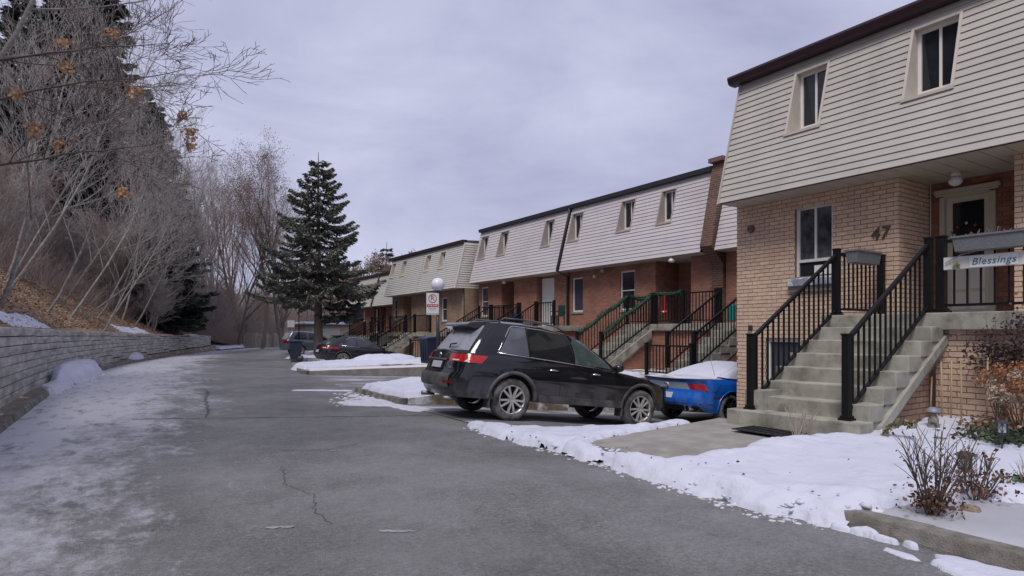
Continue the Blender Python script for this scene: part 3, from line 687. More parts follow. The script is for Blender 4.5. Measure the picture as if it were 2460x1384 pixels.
# ---- rows two to four
def row_house(name, label, y0, y1, Xb, Xs, zs, Xt, zt, up, low, rec, doors, mats, nc=20, ends=(False, False), style='slider', drop=None, gl=None, group='townhouses along the street', foot=-1.0):
    """rec = recessed entrances (ya, yb, depth); doors = (ya, yb, X, z0, z1)"""
    bm, sm, tm, gut = mats; h = thing(name, label, 'house', ((Xb+2), (y0+y1)/2, 0), group); gl = gl or MT['glass']
    zl = doors[0][3] if doors else 1.75
    ops = [(a, c, z0, z1) for a, c, z0, z1, *_ in low]+[(a, c, zl, zs) for a, c, d in rec]
    b = B()
    for a, c, e, f in rects(y0, y1, foot, zs, ops): b.box(Xb, Xb+.2, a, c, e, f)
    for a, c, d in rec:
        b.box(Xb+d, Xb+d+.15, a-.02, c+.02, zl-.2, zs); b.box(Xb+.2, Xb+d, a-.12, a, zl-.2, zs); b.box(Xb+.2, Xb+d, c, c+.12, zl-.2, zs)
    b.build('front_wall', bm, h)
    B().box(Xb+.3, Xb+.33, y0, y1, foot, zs-.02).build('inner_wall', MT['dark'], h) if not rec else None
    for a, c, z0, z1, *s in low: window(h, Xb+.05, a, c, z0, z1, MT['white'], s[1] if len(s) > 1 else MT['glassblue'], s[0] if s else 'hung', .06, .09)
    mansard(h, y0+.02, y1-.02, Xs, zs, Xt, zt, nc, up, sm, tm, MT['white'], style, gl, trim_end=False)
    B().box(Xt+.35, Xt+.4, y0, y1, zs, zt).build('inner_wall', MT['dark'], h)
    B().prism([(Xt-.16, zt), (Xt+.1, zt-.02), (Xt+.1, zt+.16), (Xt-.18, zt+.15)], 'y', y0, y1).build('gutter', gut, h)
    B().prism([(Xt, zt+.0), (Xt+9, zt), (Xt+9, zt+.1), (Xt+4.5, zt+.32), (Xt, zt+.13)], 'y', y0, y1).build('roof', MT['roof'], h)
    xr = max([Xb+.05]+[Xb+d for a, c, d in rec])
    sf = B().box(Xs+.02, Xb+.02, y0, y1, zs-.015, zs-.003)
    for a, c, d in rec: sf.box(Xb+.0, Xb+d+.05, a, c, zs-.014, zs-.002)
    sf.build('soffit', MT['soffit'], h)
    for ya, yb_, X, z0, z1 in doors:
        d_ = B().box(X-.06, X+.0, ya, yb_, z0, z1).build('door', MT['white'], h)
        B().box(X-.09, X-.03, ya-.07, ya, z0, z1+.07).box(X-.09, X-.03, yb_, yb_+.07, z0, z1+.07).box(X-.09, X-.03, ya, yb_, z1, z1+.07).build('door_frame', MT['white'], d_)
        B().ball((X-.1, ya+.1, z0+1.0), .04, 8).build('door_handle', MT['metalgrey'], d_)
    if drop is not None:
        sx = lambda z: Xs+(z-zs)*(Xt-Xs)/(zt-zs)
        B().tube([(Xt-.12, drop, zt), (sx(zt-.3)-.08, drop, zt-.3), (Xs-.08, drop, zs+.02), (Xb-.08, drop, zs-.22), (Xb-.08, drop, .4)], .055, 8).build('downpipe', gut, h, True)
    B().box(Xb+1.6, Xb+9, y0+.01, y1-.01, foot, zt-.03).build('house_core', MT['dark'], h)
    return h
mB = (MT['brickB'], MT['sidB'], MT['trimB'], MT['fascia'])
BX, BS, BZ, BTX, BTZ = 17.2, 16.6, 4.19, 17.35, 7.0
row_house('townhouse', 'pinkish-grey sided townhouse half hidden behind the corner of house 47', 5.6, 13.4, BX, BS, BZ, BTX, BTZ, [(9.2, 9.85, 5.4, 6.66)], [], [(12.0, 12.85, 1.2)], [(12.05, 12.8, BX+1.2, 1.8, 3.9)], mB)
hB = row_house('townhouse', 'orange brick townhouse with pinkish-grey siding behind the garland railing', 13.95, 21.68, BX, BS, BZ, BTX, BTZ,
  [(15.58, 16.24, 5.42, 6.68), (17.64, 18.38, 5.42, 6.68), (20.78, 21.5, 5.42, 6.68)], [(17.64, 18.45, 2.4, 3.95, 'hung', MT['glass']), (20.77, 21.48, 2.42, 3.9, 'plain')], [(14.87, 16.55, 1.25)], [(14.95, 15.8, BX+1.25, 1.8, 3.88)], mB, drop=21.72)
for i, (yy, zz) in enumerate(((19.4, 4.05), (19.9, 3.85))): B().box(BX-.14, BX-.01, yy-.07, yy+.07, zz-.06, zz+.06).build('wall_lamp', MT['trim'], hB, bev=.01)
row_house('townhouse', 'pinkish-grey sided townhouse with a white door, left of the dark downpipe', 21.76, 29.65, BX, BS, BZ, BTX, BTZ,
  [(22.82, 23.49, 5.42, 6.68), (26.64, 27.39, 5.42, 6.68), (28.64, 29.35, 5.42, 6.68)], [(28.65, 29.39, 2.4, 3.98, 'hung', MT['curtain'])], [(26.14, 27.31, 1.0), (22.75, 24.2, .35)], [(23.23, 24.05, BX+.36, 1.8, 4.0), (26.2, 27.0, BX+1.0, 1.8, 3.9)], mB)
# brick fire wall that rises between the two pinkish houses
fwl = thing('chimney_wall', 'brown brick party wall rising between pinkish siding runs', 'chimney', (16.6, 13.67, 0))
b = B(); b.prism([(BS-.10, 4.35), (BX+.3, 3.8), (BX+.3, 7.2), (BTX-.18, 7.22)], 'y', 13.44, 13.9); b.box(BX-.12, BX+.3, 13.44, 13.9, -1, 3.8); b.prism([(BS-.1, 4.35), (BX-.12, 3.8), (BX+.3, 3.8)], 'y', 13.44, 13.9)
b.build('brick_fin', brickmat('brown_brick', (.14, .07, .05), (.09, .045, .035), (.2, .15, .12)), fwl)
B().box(BTX-.36, BTX+5, 13.38, 13.96, 7.2, 7.34).build('coping', M('coping_metal', (.16, .08, .075), .6, .2, 5), fwl)
mC = (MT['brickC'], MT['sidC'], MT['trim'], MT['browngut'])
CX, CS, CZ, CTX, CTZ = 16.5, 15.9, 3.95, 16.55, 6.45
hC = row_house('townhouse', 'cream-grey sided tan brick townhouse behind the globe lamp post', 30.0, 35.0, CX, CS, CZ, CTX, CTZ,
  [(32.1, 32.75, 5.2, 6.26), (34.0, 34.65, 5.2, 6.26)], [(32.09, 32.78, 2.2, 3.55, 'hung', MT['glassblue'])], [(34.2, 34.98, .8)], [(34.25, 34.93, CX+.8, 1.52, 3.5)], mC, style='plain')
end_wall(hC, 30.0, CS, CZ, CTX, CTZ, 17.4, MT['sidCe'], 20, 1)
B().box(CX, 17.6, 29.98, 30.1, -1, CZ).build('side_wall', MT['brickC'], hC)
B().prism([(CS-.03, CZ-.02), (CS+.04, CZ-.02), (CTX+.02, CTZ), (CTX-.05, CTZ)], 'y', 29.965, 30.03).build('corner_trim', MT['sidCe'], hC)
row_house('townhouse', 'cream-grey sided tan brick townhouse between globe lamp and far spruce', 35.0, 40.2, CX, CS, CZ, CTX, CTZ,
  [(37.6, 38.27, 5.2, 6.26), (39.4, 40.0, 5.2, 6.26)], [(39.4, 39.95, 2.4, 3.75, 'hung', MT['glass'])], [(37.04, 38.38, .9)], [(37.3, 38.1, CX+.9, 1.52, 3.5)], mC, style='plain')
mD = (MT['brickD'], MT['sidC'], MT['white'], MT['browngut'])
row_house('townhouse', 'dark red brick far townhouse partly behind the spruce', 40.6, 52.4, 17.8, 17.2, 3.55, 17.9, 5.95,
  [(45.6, 46.3, 4.5, 5.6), (49.4, 50.1, 4.5, 5.6)], [(49.2, 49.6, 1.6, 3.3, 'plain', MT['white'])], [(44.6, 45.6, .8), (46.3, 47.2, .3)], [(46.4, 47.1, 18.1, 1.3, 3.3), (44.7, 45.4, 18.6, 1.3, 3.3)], mD, drop=46.0, style='plain')
# ---- porches of the far rows
def porch(X, y0, y1, z, Xwall, label, foot=-1.0, mat=None, group='raised porches of the far houses'):
    p = thing('porch', label, 'porch', (X, (y0+y1)/2, 0), group)
    B().box(X, Xwall-.002, y0, y1, z-.22, z).build('landing', MT['stepcon'], p, bev=.01)
    B().box(X+.12, Xwall-.004, y0+.1, y1-.1, foot, z-.22).build('porch_wall', mat or MT['brickB'], p)
    return p
gr = 'black railings of the far porches'
gs = 'concrete stairs of the far porches'
FRX = 15.55
porch(FRX, 11.3, 16.6, 1.8, BX, 'concrete porch on brick shared by the two pinkish houses behind the blue car')
stairs('concrete_stairs', 'concrete stairs between the plain black railings behind the blue car', 11.4, 12.4, 13.25, FRX, .3, 1.8, 7, group=gs)
stairs('concrete_stairs', 'concrete stairs between the two garland wrapped railings', 15.2, 16.4, 13.25, FRX, .3, 1.8, 7, group=gs)
for yy in (15.2, 16.4): B().prism([(13.2, .1), (13.5, .1), (FRX, 1.35), (FRX, 1.6), (13.2, .28)], 'y', yy-.06 if yy < 16 else yy, yy if yy < 16 else yy+.06).build('stair_stringer', MT['stepcon'], bpy.data.objects['concrete_stairs.002'])
B().prism([(13.3, -.6), (FRX, -.6), (FRX, 1.34), (13.5, .1)], 'y', 15.24, 15.4).build('brick_base', MT['brickB'], bpy.data.objects['concrete_stairs.002'])
B().prism([(13.3, -.6), (FRX, -.6), (FRX, 1.34), (13.5, .1)], 'y', 11.44, 11.6).build('brick_base', MT['brickB'], bpy.data.objects['concrete_stairs.001'])
zl = Vector((0, 0, 1))
railing('stair_railing', 'plain black stair railing nearest house 47 behind the blue car roof', (13.35, 11.42, .48), (FRX+.1, 11.42, 1.8), group=gr)
railing('stair_railing', 'black stair railing between blue car and the front porch railing', (13.35, 12.4, .48), (FRX+.1, 12.4, 1.8), group=gr)
railing('porch_railing', 'tall black front porch railing with a red bow between two stairs', (FRX+.1, 12.55, 1.8), (FRX+.1, 13.85, 1.8), posts=(True, True), group=gr)
railing('porch_railing', 'black front porch railing under the end of the green garland', (FRX+.1, 13.85, 1.8), (FRX+.1, 15.1, 1.8), posts=(False, True), group=gr)
railing('stair_railing', 'stair railing wrapped in garland, the one nearer the blue car', (13.35, 15.22, .48), (FRX+.1, 15.22, 1.8), group=gr)
railing('stair_railing', 'stair railing wrapped in garland, the one farther from the blue car', (13.35, 16.42, .48), (FRX+.1, 16.42, 1.8), group=gr)
railing('porch_railing', 'short black railing running from the garland stairs to the brick wall', (FRX+.2, 16.42, 1.8), (BX-.1, 16.42, 1.8), posts=(False, True), group=gr)
railing('guard_railing', 'low black guard railing across the stair foot beside the blue car', (13.15, 11.35, .28), (13.15, 13.0, .28), ht=.86, group=gr)
porch(FRX, 20.7, 27.2, 1.8, BX, 'concrete porch on brick behind the roof of the black SUV')
stairs('concrete_stairs', 'concrete stairs rising behind the roof of the black SUV, nearer the downpipe', 22.1, 23.3, 13.25, FRX, .3, 1.8, 7, group=gs)
stairs('concrete_stairs', 'concrete stairs rising behind the SUV, nearer the globe lamp', 25.9, 26.95, 13.25, FRX, .3, 1.8, 7, group=gs)
for k, yy in enumerate((22.1, 23.3, 25.9, 26.95)):
    railing('stair_railing', 'black stair railing behind the SUV roof, number %s from the downpipe' % ('one', 'two', 'three', 'four')[k], (13.35, yy, .48), (FRX+.1, yy, 1.8), group=gr)
railing('porch_railing', 'black porch railing before the white door beside the downpipe', (FRX+.1, 20.75, 1.8), (FRX+.1, 22.0, 1.8), group=gr)
railing('porch_railing', 'black porch railing between the two stairs behind the SUV roof', (FRX+.1, 23.45, 1.8), (FRX+.1, 25.75, 1.8), group=gr)
railing('porch_railing', 'short black railing at the porch end nearest the globe lamp', (FRX+.2, 26.95, 1.8), (BX-.1, 26.95, 1.8), posts=(False, True), group=gr)
porch(14.9, 31.1, 40.2, 1.52, CX, 'long concrete porch on tan brick behind the globe lamp', mat=MT['brickC'])
for k, (a, c) in enumerate(((33.3, 34.4), (37.0, 38.1))):
    stairs('concrete_stairs', ('concrete stairs behind the dark crossover, nearer the globe lamp', 'concrete stairs behind the dark crossover, nearer the spruce')[k], a, c, 12.7, 14.9, .1, 1.52, 7, group=gs)
    for q, yy in enumerate((a, c)):
        railing('stair_railing', 'black stair railing above the dark crossover, number %s from the globe lamp' % ('one', 'two', 'three', 'four')[k*2+q], (12.8, yy, .28), (15.0, yy, 1.52), group=gr)
railing('porch_railing', 'square black porch railing just left of the no parking sign', (15.0, 31.15, 1.52), (15.0, 33.15, 1.52), group=gr)
railing('porch_railing', 'black porch railing between the stairs above the dark crossover', (15.0, 34.5, 1.52), (15.0, 36.9, 1.52), group=gr)
railing('porch_railing', 'black porch railing at the far end of the tan brick porch', (15.0, 38.2, 1.52), (15.0, 40.1, 1.52), group=gr)
railing('guard_railing', 'low black guard railing behind the snowy planter next to the wheeled bin', (12.2, 27.5, .1), (15.0, 27.5, .1), ht=1.05, group=gr)
porch(16.3, 43.5, 52, 1.3, 17.8, 'far concrete porch against dark red brick', mat=MT['brickD'])
for k, yy in enumerate((44.2, 45.2)):
    railing('stair_railing', 'far black stair railing against dark red brick, %s one' % ('nearer', 'farther')[k], (14.2, yy, .1), (16.4, yy, 1.3), group=gr)
stairs('concrete_stairs', 'far concrete stairs up to the dark red brick house', 44.2, 45.2, 14.1, 16.3, .0, 1.3, 7, group=gs)
railing('porch_railing', 'far black porch railing against dark red brick beside the spruce', (16.4, 45.4, 1.3), (16.4, 48.8, 1.3), group=gr)
# ---------------------------------------------------------------- vehicles (local frame: x from tail to nose, root on the ground under the rear axle)
MT.update(
 tyre=M('tyre_rubber', (.03, .03, .031), .85, .3, 12, .3, 40, col2=(.24, .23, .225), c2scale=5, c2lo=.38, c2hi=.72),
 rim=M('alloy_rim', (.52, .51, .50), .4, .2, 12, metal=.5), rimdark=M('dark_rim', (.04, .04, .045), .4, .2, 12, metal=.6),
 carglass=M('car_glass', (.015, .017, .02), .05, .3, 3, spec=.6), carglassgreen=M('painted_green_reflection', (.05, .075, .07), .05, .35, 3.5, spec=.6, col2=(.16, .2, .19), c2scale=2.2, c2lo=.5, c2hi=.62),  # the green glass has a greenish reflection painted into its colour
 frostglass=M('frosted_car_glass', (.27, .28, .33), .35, .15, 9, col2=(.15, .155, .18), c2scale=6, c2lo=.5, c2hi=.7),
 glassgrey=M('painted_grey_reflection', (.10, .105, .125), .08, .3, 3, spec=.6),  # base colour lifted to paint in a bluish-grey reflection
 under=M('underbody', (.012, .012, .012), .95), red=M('red_lens', (.42, .012, .012), .18, .25, 12, coat=.5), redD=M('dark_red_lens', (.16, .006, .008), .2, .2, 12),
 clear=M('clear_lens', (.6, .58, .56), .2, .1), chrome=M('chrome', (.75, .75, .76), .15, .05, metal=1), plate=M('licence_plate', (.45, .46, .52), .5, .25, 40),
 dustblack=M('dusty_black_trim', (.045, .045, .05), .75, .35, 7, col2=(.15, .145, .14), c2scale=3, c2lo=.4, c2hi=.7))
def paint(name, col, dust, rough=.22, dlo=.3):
    m = M(name, col, rough, .1, 3, coat=.5, spec=.45); t = m.node_tree; b = t.nodes['Principled BSDF']
    tcn = t.nodes.new('ShaderNodeTexCoord'); sp = t.nodes.new('ShaderNodeSeparateXYZ'); t.links.new(tcn.outputs['Object'], sp.inputs[0])
    n = t.nodes.new('ShaderNodeTexNoise'); n.inputs['Scale'].default_value = 5; n.inputs['Detail'].default_value = 8
    mpn = t.nodes.new('ShaderNodeMapping'); mpn.inputs['Scale'].default_value = (1.4, 1.4, .35); t.links.new(tcn.outputs['Object'], mpn.inputs['Vector']); t.links.new(mpn.outputs['Vector'], n.inputs['Vector'])
    r = t.nodes.new('ShaderNodeMapRange'); r.inputs['From Min'].default_value = .25; r.inputs['From Max'].default_value = .72; r.inputs['To Min'].default_value = 1.0; r.inputs['To Max'].default_value = 0
    t.links.new(sp.outputs['Z'], r.inputs['Value'])
    r2 = t.nodes.new('ShaderNodeMapRange'); r2.inputs['From Min'].default_value = dlo; r2.inputs['From Max'].default_value = .75; t.links.new(n.outputs['Fac'], r2.inputs['Value'])
    mu = t.nodes.new('ShaderNodeMath'); mu.operation = 'MULTIPLY'; t.links.new(r.outputs[0], mu.inputs[0]); t.links.new(r2.outputs[0], mu.inputs[1])
    mu2 = t.nodes.new('ShaderNodeMath'); mu2.operation = 'MULTIPLY'; mu2.inputs[1].default_value = .85; t.links.new(mu.outputs[0], mu2.inputs[0])
    mm = t.nodes.new('ShaderNodeMix'); mm.data_type = 'RGBA'; old = b.inputs['Base Color'].links[0].from_socket
    mm.inputs['B'].default_value = (*dust, 1); t.links.new(mu2.outputs[0], mm.inputs['Factor']); t.links.new(old, mm.inputs['A']); t.links.new(mm.outputs['Result'], b.inputs['Base Color'])
    r3 = t.nodes.new('ShaderNodeMapRange'); r3.inputs['To Min'].default_value = rough; r3.inputs['To Max'].default_value = .8; t.links.new(mu2.outputs[0], r3.inputs['Value']); t.links.new(r3.outputs[0], b.inputs['Roughness'])
    r4 = t.nodes.new('ShaderNodeMapRange'); r4.inputs['To Min'].default_value = .45; r4.inputs['To Max'].default_value = .0; t.links.new(mu2.outputs[0], r4.inputs['Value']); t.links.new(r4.outputs[0], b.inputs['Coat Weight'])
    return m
def lin(pts):
    xs = [p[0] for p in pts]; ys = [p[1] for p in pts]; return lambda v: float(np.interp(v, xs, ys))
class Car:
    def __init__(s, root, P):
        s.r = root; s.P = P; s.zs = curve(P['belt']); s.xr = lin(P['rear']); s.xf = lin(P['front']); s.W = P['W']/2; s.wz = lin(P['wz'])
        s.x0 = P['rear'][0][1]; s.Lr, s.Lf = P.get('Lr', .34), P.get('Lf', .8); s.L = P['L']
        s.roofz = curve(P['roof'])
    def plan(s, u, x0, x1, W, Lr, Lf, n=2.6):
        # u: 0..1 rear face centre to corner, 1..2 along the side, 2..3 front corner to centre
        u = min(3, max(0, u))
        if u < 1: q = u; return x0+Lr*(1-(max(0, 1-q**n))**(1/n)), W*q
        if u > 2: q = 3-u; return x1-Lf*(1-(max(0, 1-q**n))**(1/n)), W*q
        x = x0+Lr+(x1-Lf-x0-Lr)*(u-1); return x, W
    def zb(s, x):
        z = s.P['sill'](x) if callable(s.P['sill']) else s.P['sill']
        for xc in s.P['axles']:
            Ra = s.P['arch']; d = abs(x-xc)
            if d < Ra: z = max(z, s.P['rw']+math.sqrt(Ra*Ra-d*d))
        return z
    def S(s, u, t):
        u = min(3, max(0, u))
        xm, _ = s.plan(u, s.xr(.7), s.xf(.6), s.W, s.Lr, s.Lf)
        lo = s.zb(xm) if 1 <= u <= 2 else s.P['ends']
        if u < 1: lo = s.P['ends']+(s.zb(xm)-s.P['ends'])*u**6
        if u > 2: lo = s.P['ends']+(s.zb(xm)-s.P['ends'])*(3-u)**6
        hi = float(s.zs(xm)); z = lo+(hi-lo)*t
        bul = 1-.035*((xm-s.L*.48)/(s.L*.5))**2
        x, y = s.plan(u, s.xr(z), s.xf(z), s.W*s.wz(z)*bul, s.Lr, s.Lf); return Vector((x, y, z))
    def Sz(s, u, z):
        a = s.S(u, 0).z; b = s.S(u, 1).z; return s.S(u, (z-a)/max(1e-4, b-a))
    def G(s, u, f):
        P = s.P; g0, g1 = P['gh']; r0, r1 = P['rf']
        xb, yb = s.plan(u, g0, g1, s.W*P['gw'], P.get('gLr', .3), P.get('gLf', 1.0)); zb = float(s.zs(xb))-.015
        xt, yt = s.plan(u, r0, r1, s.W*P['rwid'], P.get('tLr', .25), P.get('tLf', .45)); zt = float(s.roofz(xt))-.05
        bu = math.sin(math.pi*f)*.03
        nx, ny = (xb-(g0+g1)/2), yb; l = math.hypot(nx*.25, ny)+1e-6
        return Vector((xb+(xt-xb)*f, yb+(yt-yb)*f+bu*ny/l, zb+(zt-zb)*f+ (bu*.6 if u < 1 or u > 2 else 0)))
    def us(s):
        a = list(np.linspace(0, 1, 16)); c = list(np.linspace(2, 3, 22))
        x0, x1 = s.xr(.7)+s.Lr, s.xf(.6)-s.Lf; m = int((x1-x0)/.022); return a+list(np.linspace(1, 2, m)[1:])+c[1:]
    def shell(s, f, us, ts, name, mat, cap=None, smooth=True):
        V = []; F = []; n = len(ts)
        for sg in (1, -1):
            o = len(V)
            for u in us:
                for t in ts: p = f(u, t); V.append((p.x, p.y*sg, p.z))
            for i in range(len(us)-1):
                for k in range(n-1):
                    q = (o+i*n+k, o+i*n+k+1, o+(i+1)*n+k+1, o+(i+1)*n+k); F.append(q if sg > 0 else q[::-1])
        return obj(name, V, F, mat, s.r, smooth)
    def body(s, mat):
        us = s.us(); ts = [0, .04, .12, .22, .34, .46, .58, .7, .8, .88, .94, .98, 1]
        s.b = s.shell(s.S, us, ts, 'body', mat)
        # bonnet and deck
        cr_ = s.P.get('crown', .06)
        def deck(u, k):
            p = s.S(u, 1); e = 1-k; return Vector((p.x, p.y*e, p.z+cr_*(1-e*e)*min(1, p.y/.5)+.0))
        s.shell(deck, us, [0, .04, .12, .3, .6, 1], 'bonnet', mat)
        V = []; F = []
        ug = list(np.linspace(0, 1, 14))+list(np.linspace(1, 2, 40))[1:]+list(np.linspace(2, 3, 18))[1:]
        s.shell(s.G, ug, [0, .1, .25, .4, .55, .7, .85, .95, 1], 'cabin', mat)
        def roof(u, k):
            p = s.G(u, 1); cx = min(max(p.x, s.P['rf'][0]+.4), s.P['rf'][1]-.5); e = 1-k; h = .05*(1-(1-min(1, k*2.2))**2)+.0
            return Vector((p.x+(cx-p.x)*k*.6, p.y*e, p.z+h+.02*(1-e*e)*0))
        s.shell(roof, ug, [0, .05, .12, .22, .4, .7, 1], 'roof', mat)
        P = s.P; w_ = s.W-.17
        B().box(.25, s.L-.3, -w_, w_, P['ends']+.02, float(s.zs(s.L*.3))-.25).build('underbody', MT['under'], s.r)
    def patch(s, f, quad, off, name, mat, parent=None, nu=10, nv=5, sides=(1, -1), smooth=True):
        """quad = (u00, u10, u01, u11, v0, v1) limits of u at v0 and v1; v limits may be functions of the u fraction"""
        u00, u10, u01, u11, v0, v1 = quad; out = []
        for sg in sides:
            V = []; F = []
            for i in range(nu+1):
                a = i/nu
                for k in range(nv+1):
                    c = k/nv; va = v0(a) if callable(v0) else v0; vb = v1(a) if callable(v1) else v1; v = va+(vb-va)*c
                    u = (u00+(u10-u00)*a)*(1-c)+(u01+(u11-u01)*a)*c; e = .01
                    p = f(u, v); du = f(min(3, u+e), v)-f(max(0, u-e), v); dv = f(u, v+e)-f(u, v-e); n = du.cross(dv)
                    if n.length < 1e-9: n = Vector((0, 1, 0))
                    n.normalize()
                    if n.dot(p-Vector((s.L*.5, 0, .6))) < 0: n = -n
                    p = p+n*off; V.append((p.x, p.y*sg, p.z))
            m = nv+1
            for i in range(nu):
                for k in range(nv): q = (i*m+k, i*m+k+1, (i+1)*m+k+1, (i+1)*m+k); F.append(q if sg > 0 else q[::-1])
            out.append(obj(name, V, F, mat, parent or s.r, smooth))
        return out
    def seam(s, f, pts, name, mat, r=.006, parent=None, sides=(1, -1), off=.004):
        for sg in sides:
            path = []
            for u, v in pts: p = f(u, v); path.append((p.x, (p.y+off)*sg, p.z))
            B().tube(path, r, 5).build(name, mat, parent or s.r, True)
    def ux(s, x):      # u of the side at x
        x0, x1 = s.xr(.7)+s.Lr, s.xf(.6)-s.Lf; return 1+(x-x0)/(x1-x0)
    def wheels(s, rimmat, nsp=10, rr=.68, dbl=True):
        P = s.P; r = P['rw']; tw = P.get('tw', .24); yc = s.W-.03-tw/2
        tp = [(r*rr, -tw*.46), (r*.8, -tw*.5), (r*.94, -tw*.47), (r, -tw*.34), (r, tw*.34), (r*.94, tw*.47), (r*.8, tw*.5), (r*rr, tw*.46)]
        tm = B().lathe(tp, (0, 0, 0), 'y', 36).mesh('tyre', MT['tyre'], True)
        rb = B(); R1 = r*rr
        rb.lathe([(R1, tw*.46), (R1*.97, tw*.47), (R1*.92, tw*.42), (R1*.90, -tw*.4)], (0, 0, 0), 'y', 36)
        rb.lathe([(.001, tw*.40), (R1*.16, tw*.40), (R1*.2, tw*.34), (R1*.2, tw*.1)], (0, 0, 0), 'y', 14)
        for k in range(nsp):
            a = 2*math.pi*k/nsp+(.07 if k % 2 else -.07)*(1 if dbl else 0)
            p = Vector((math.cos(a)*R1*.14, tw*.36, math.sin(a)*R1*.14)); q = Vector((math.cos(a)*R1*.95, tw*.40, math.sin(a)*R1*.95))
            rb.bar(p, q, .034 if dbl else .05, .04, up=(0, 1, 0))
        rm = rb.mesh('rim', rimmat); dm = B().lathe([(.001, .0), (R1*.86, .0)], (0, 0, 0), 'y', 20).mesh('brake_disc', MT['under'])
        for xc in P['axles']:
            for sg in (1, -1):
                e = bpy.data.objects.new('wheel', None); e.empty_display_size = .1; e.location = (xc, sg*yc, r); LOCAL.add(e.name); link(e, s.r); LOCAL.add(e.name)
                if sg < 0: e.rotation_euler = (0, 0, math.pi)
                for nme, me in (('tyre', tm), ('rim', rm), ('brake_disc', dm)): inst(nme, me, (0, 0, 0), e)
    def arches(s, mat, wd=.06):
        for xc in s.P['axles']:
            for sg in (1, -1):
                V = []; F = []; Ra = s.P['arch']
                for i in range(25):
                    a = math.pi*(i/24); x = xc+math.cos(a)*Ra*.995; x2 = xc+math.cos(a)*(Ra+wd); z = s.P['rw']+math.sin(a)*Ra*.995; z2 = s.P['rw']+math.sin(a)*(Ra+wd)
                    z = max(z, .3); z2 = max(z2, .3)
                    ya = s.Sz(s.ux(x), max(z, s.S(s.ux(x), 0).z+.01)).y; yb = s.Sz(s.ux(x2), max(z2, s.S(s.ux(x2), 0).z+.01)).y
                    V += [(x, sg*(ya-.06), z), (x, sg*(ya+.014), z), (x2, sg*(yb+.010), z2), (x2, sg*(yb-.01), z2)]
                for i in range(24):
                    for k in range(3): q = (i*4+k, i*4+k+1, i*4+k+5, i*4+k+4); F.append(q if sg < 0 else q[::-1])
                obj('wheel_arch', V, F, mat, s.r, True)
def carroot(name, label, loc, yaw, pitch, x_axle):
    t_ = thing(name, label, 'car', loc, 'cars parked on the driveways', local=True, rot=(0, R(pitch), R(yaw)))
    return t_
def fin(root, xa):      # shift every direct part so that the rear axle stands on the root
    for c in root.children: c.location.x -= xa
# ---- the black seven-seat SUV
P = dict(L=5.1, W=1.94, axles=(1.20, 4.075), rw=.375, arch=.445, tw=.25, sill=.36, ends=.34,
 belt=[(-.2, 1.10), (.25, 1.12), (.8, 1.13), (2.0, 1.09), (3.2, 1.035), (3.75, 1.03), (4.2, .985), (4.6, .90), (4.95, .76), (5.2, .68)],
 rear=[(.3, .16), (.42, .05), (.56, .0), (.70, .01), (.76, .07), (.9, .10), (1.1, .15), (1.3, .26)],
 front=[(.3, 4.98), (.45, 5.08), (.6, 5.1), (.75, 5.07), (.9, 4.98), (1.1, 4.8)],
 wz=[(.3, .945), (.45, .97), (.62, .985), (.8, 1.0), (.95, .985), (1.05, .955), (1.14, .91)],
 gh=(.20, 4.0), rf=(.62, 2.82), gw=.905, rwid=.70, gLf=1.15, tLf=.5, gLr=.34, tLr=.28,
 roof=[(.3, 1.69), (.8, 1.75), (1.4, 1.775), (2.0, 1.745), (2.6, 1.665), (3.2, 1.52)])
suv = carroot('suv', 'dusty black SUV with chrome window trim parked across the driveway beside house 47', (6.06, 10.126, -.05), -5.35, 6.5, 1.2)
c = Car(suv, P); blk = paint('black_car_paint', (.009, .009, .012), (.17, .165, .17), .08, .32); c.body(blk); c.wheels(MT['rim'], 10); c.arches(MT['dustblack'])
# glass
fl = lambda a: .09; 
c.patch(c.G, (1.134, 1.41, 1.18, 1.375, .12, .90), .006, 'quarter_window', MT['glassgrey'])
c.patch(c.G, (1.435, 1.83, 1.40, 1.97, .12, .91), .006, 'rear_door_window', MT['carglass'])
c.patch(c.G, (1.865, 2.085, 2.005, 2.10, .12, .91), .006, 'front_door_window', MT['carglassgreen'])
c.patch(c.G, (2.26, 3, 2.24, 3, .08, .94), .006, 'windscreen', MT['carglass'], nu=14)
c.patch(c.G, (0, .86, 0, .86, .08, .88), .008, 'rear_window', MT['frostglass'], nu=14)
c.seam(c.G, [(1.122, .10), (1.3, .09), (1.6, .09), (1.9, .09), (2.0, .09), (2.08, .09)], 'chrome_strip', MT['chrome'], .011)
c.seam(c.G, [(1.122, .10), (1.126, .2), (1.16, .84), (1.175, .91), (1.21, .94), (1.6, .95), (1.9, .95)], 'chrome_strip', MT['chrome'], .009)
for u0, u1 in ((1.422, 1.388), (1.85, 1.985)): c.seam(c.G, [(u0, .1), (u0*.6+u1*.4, .45), (u1, .93)], 'door_pillar', MT['under'], .013)
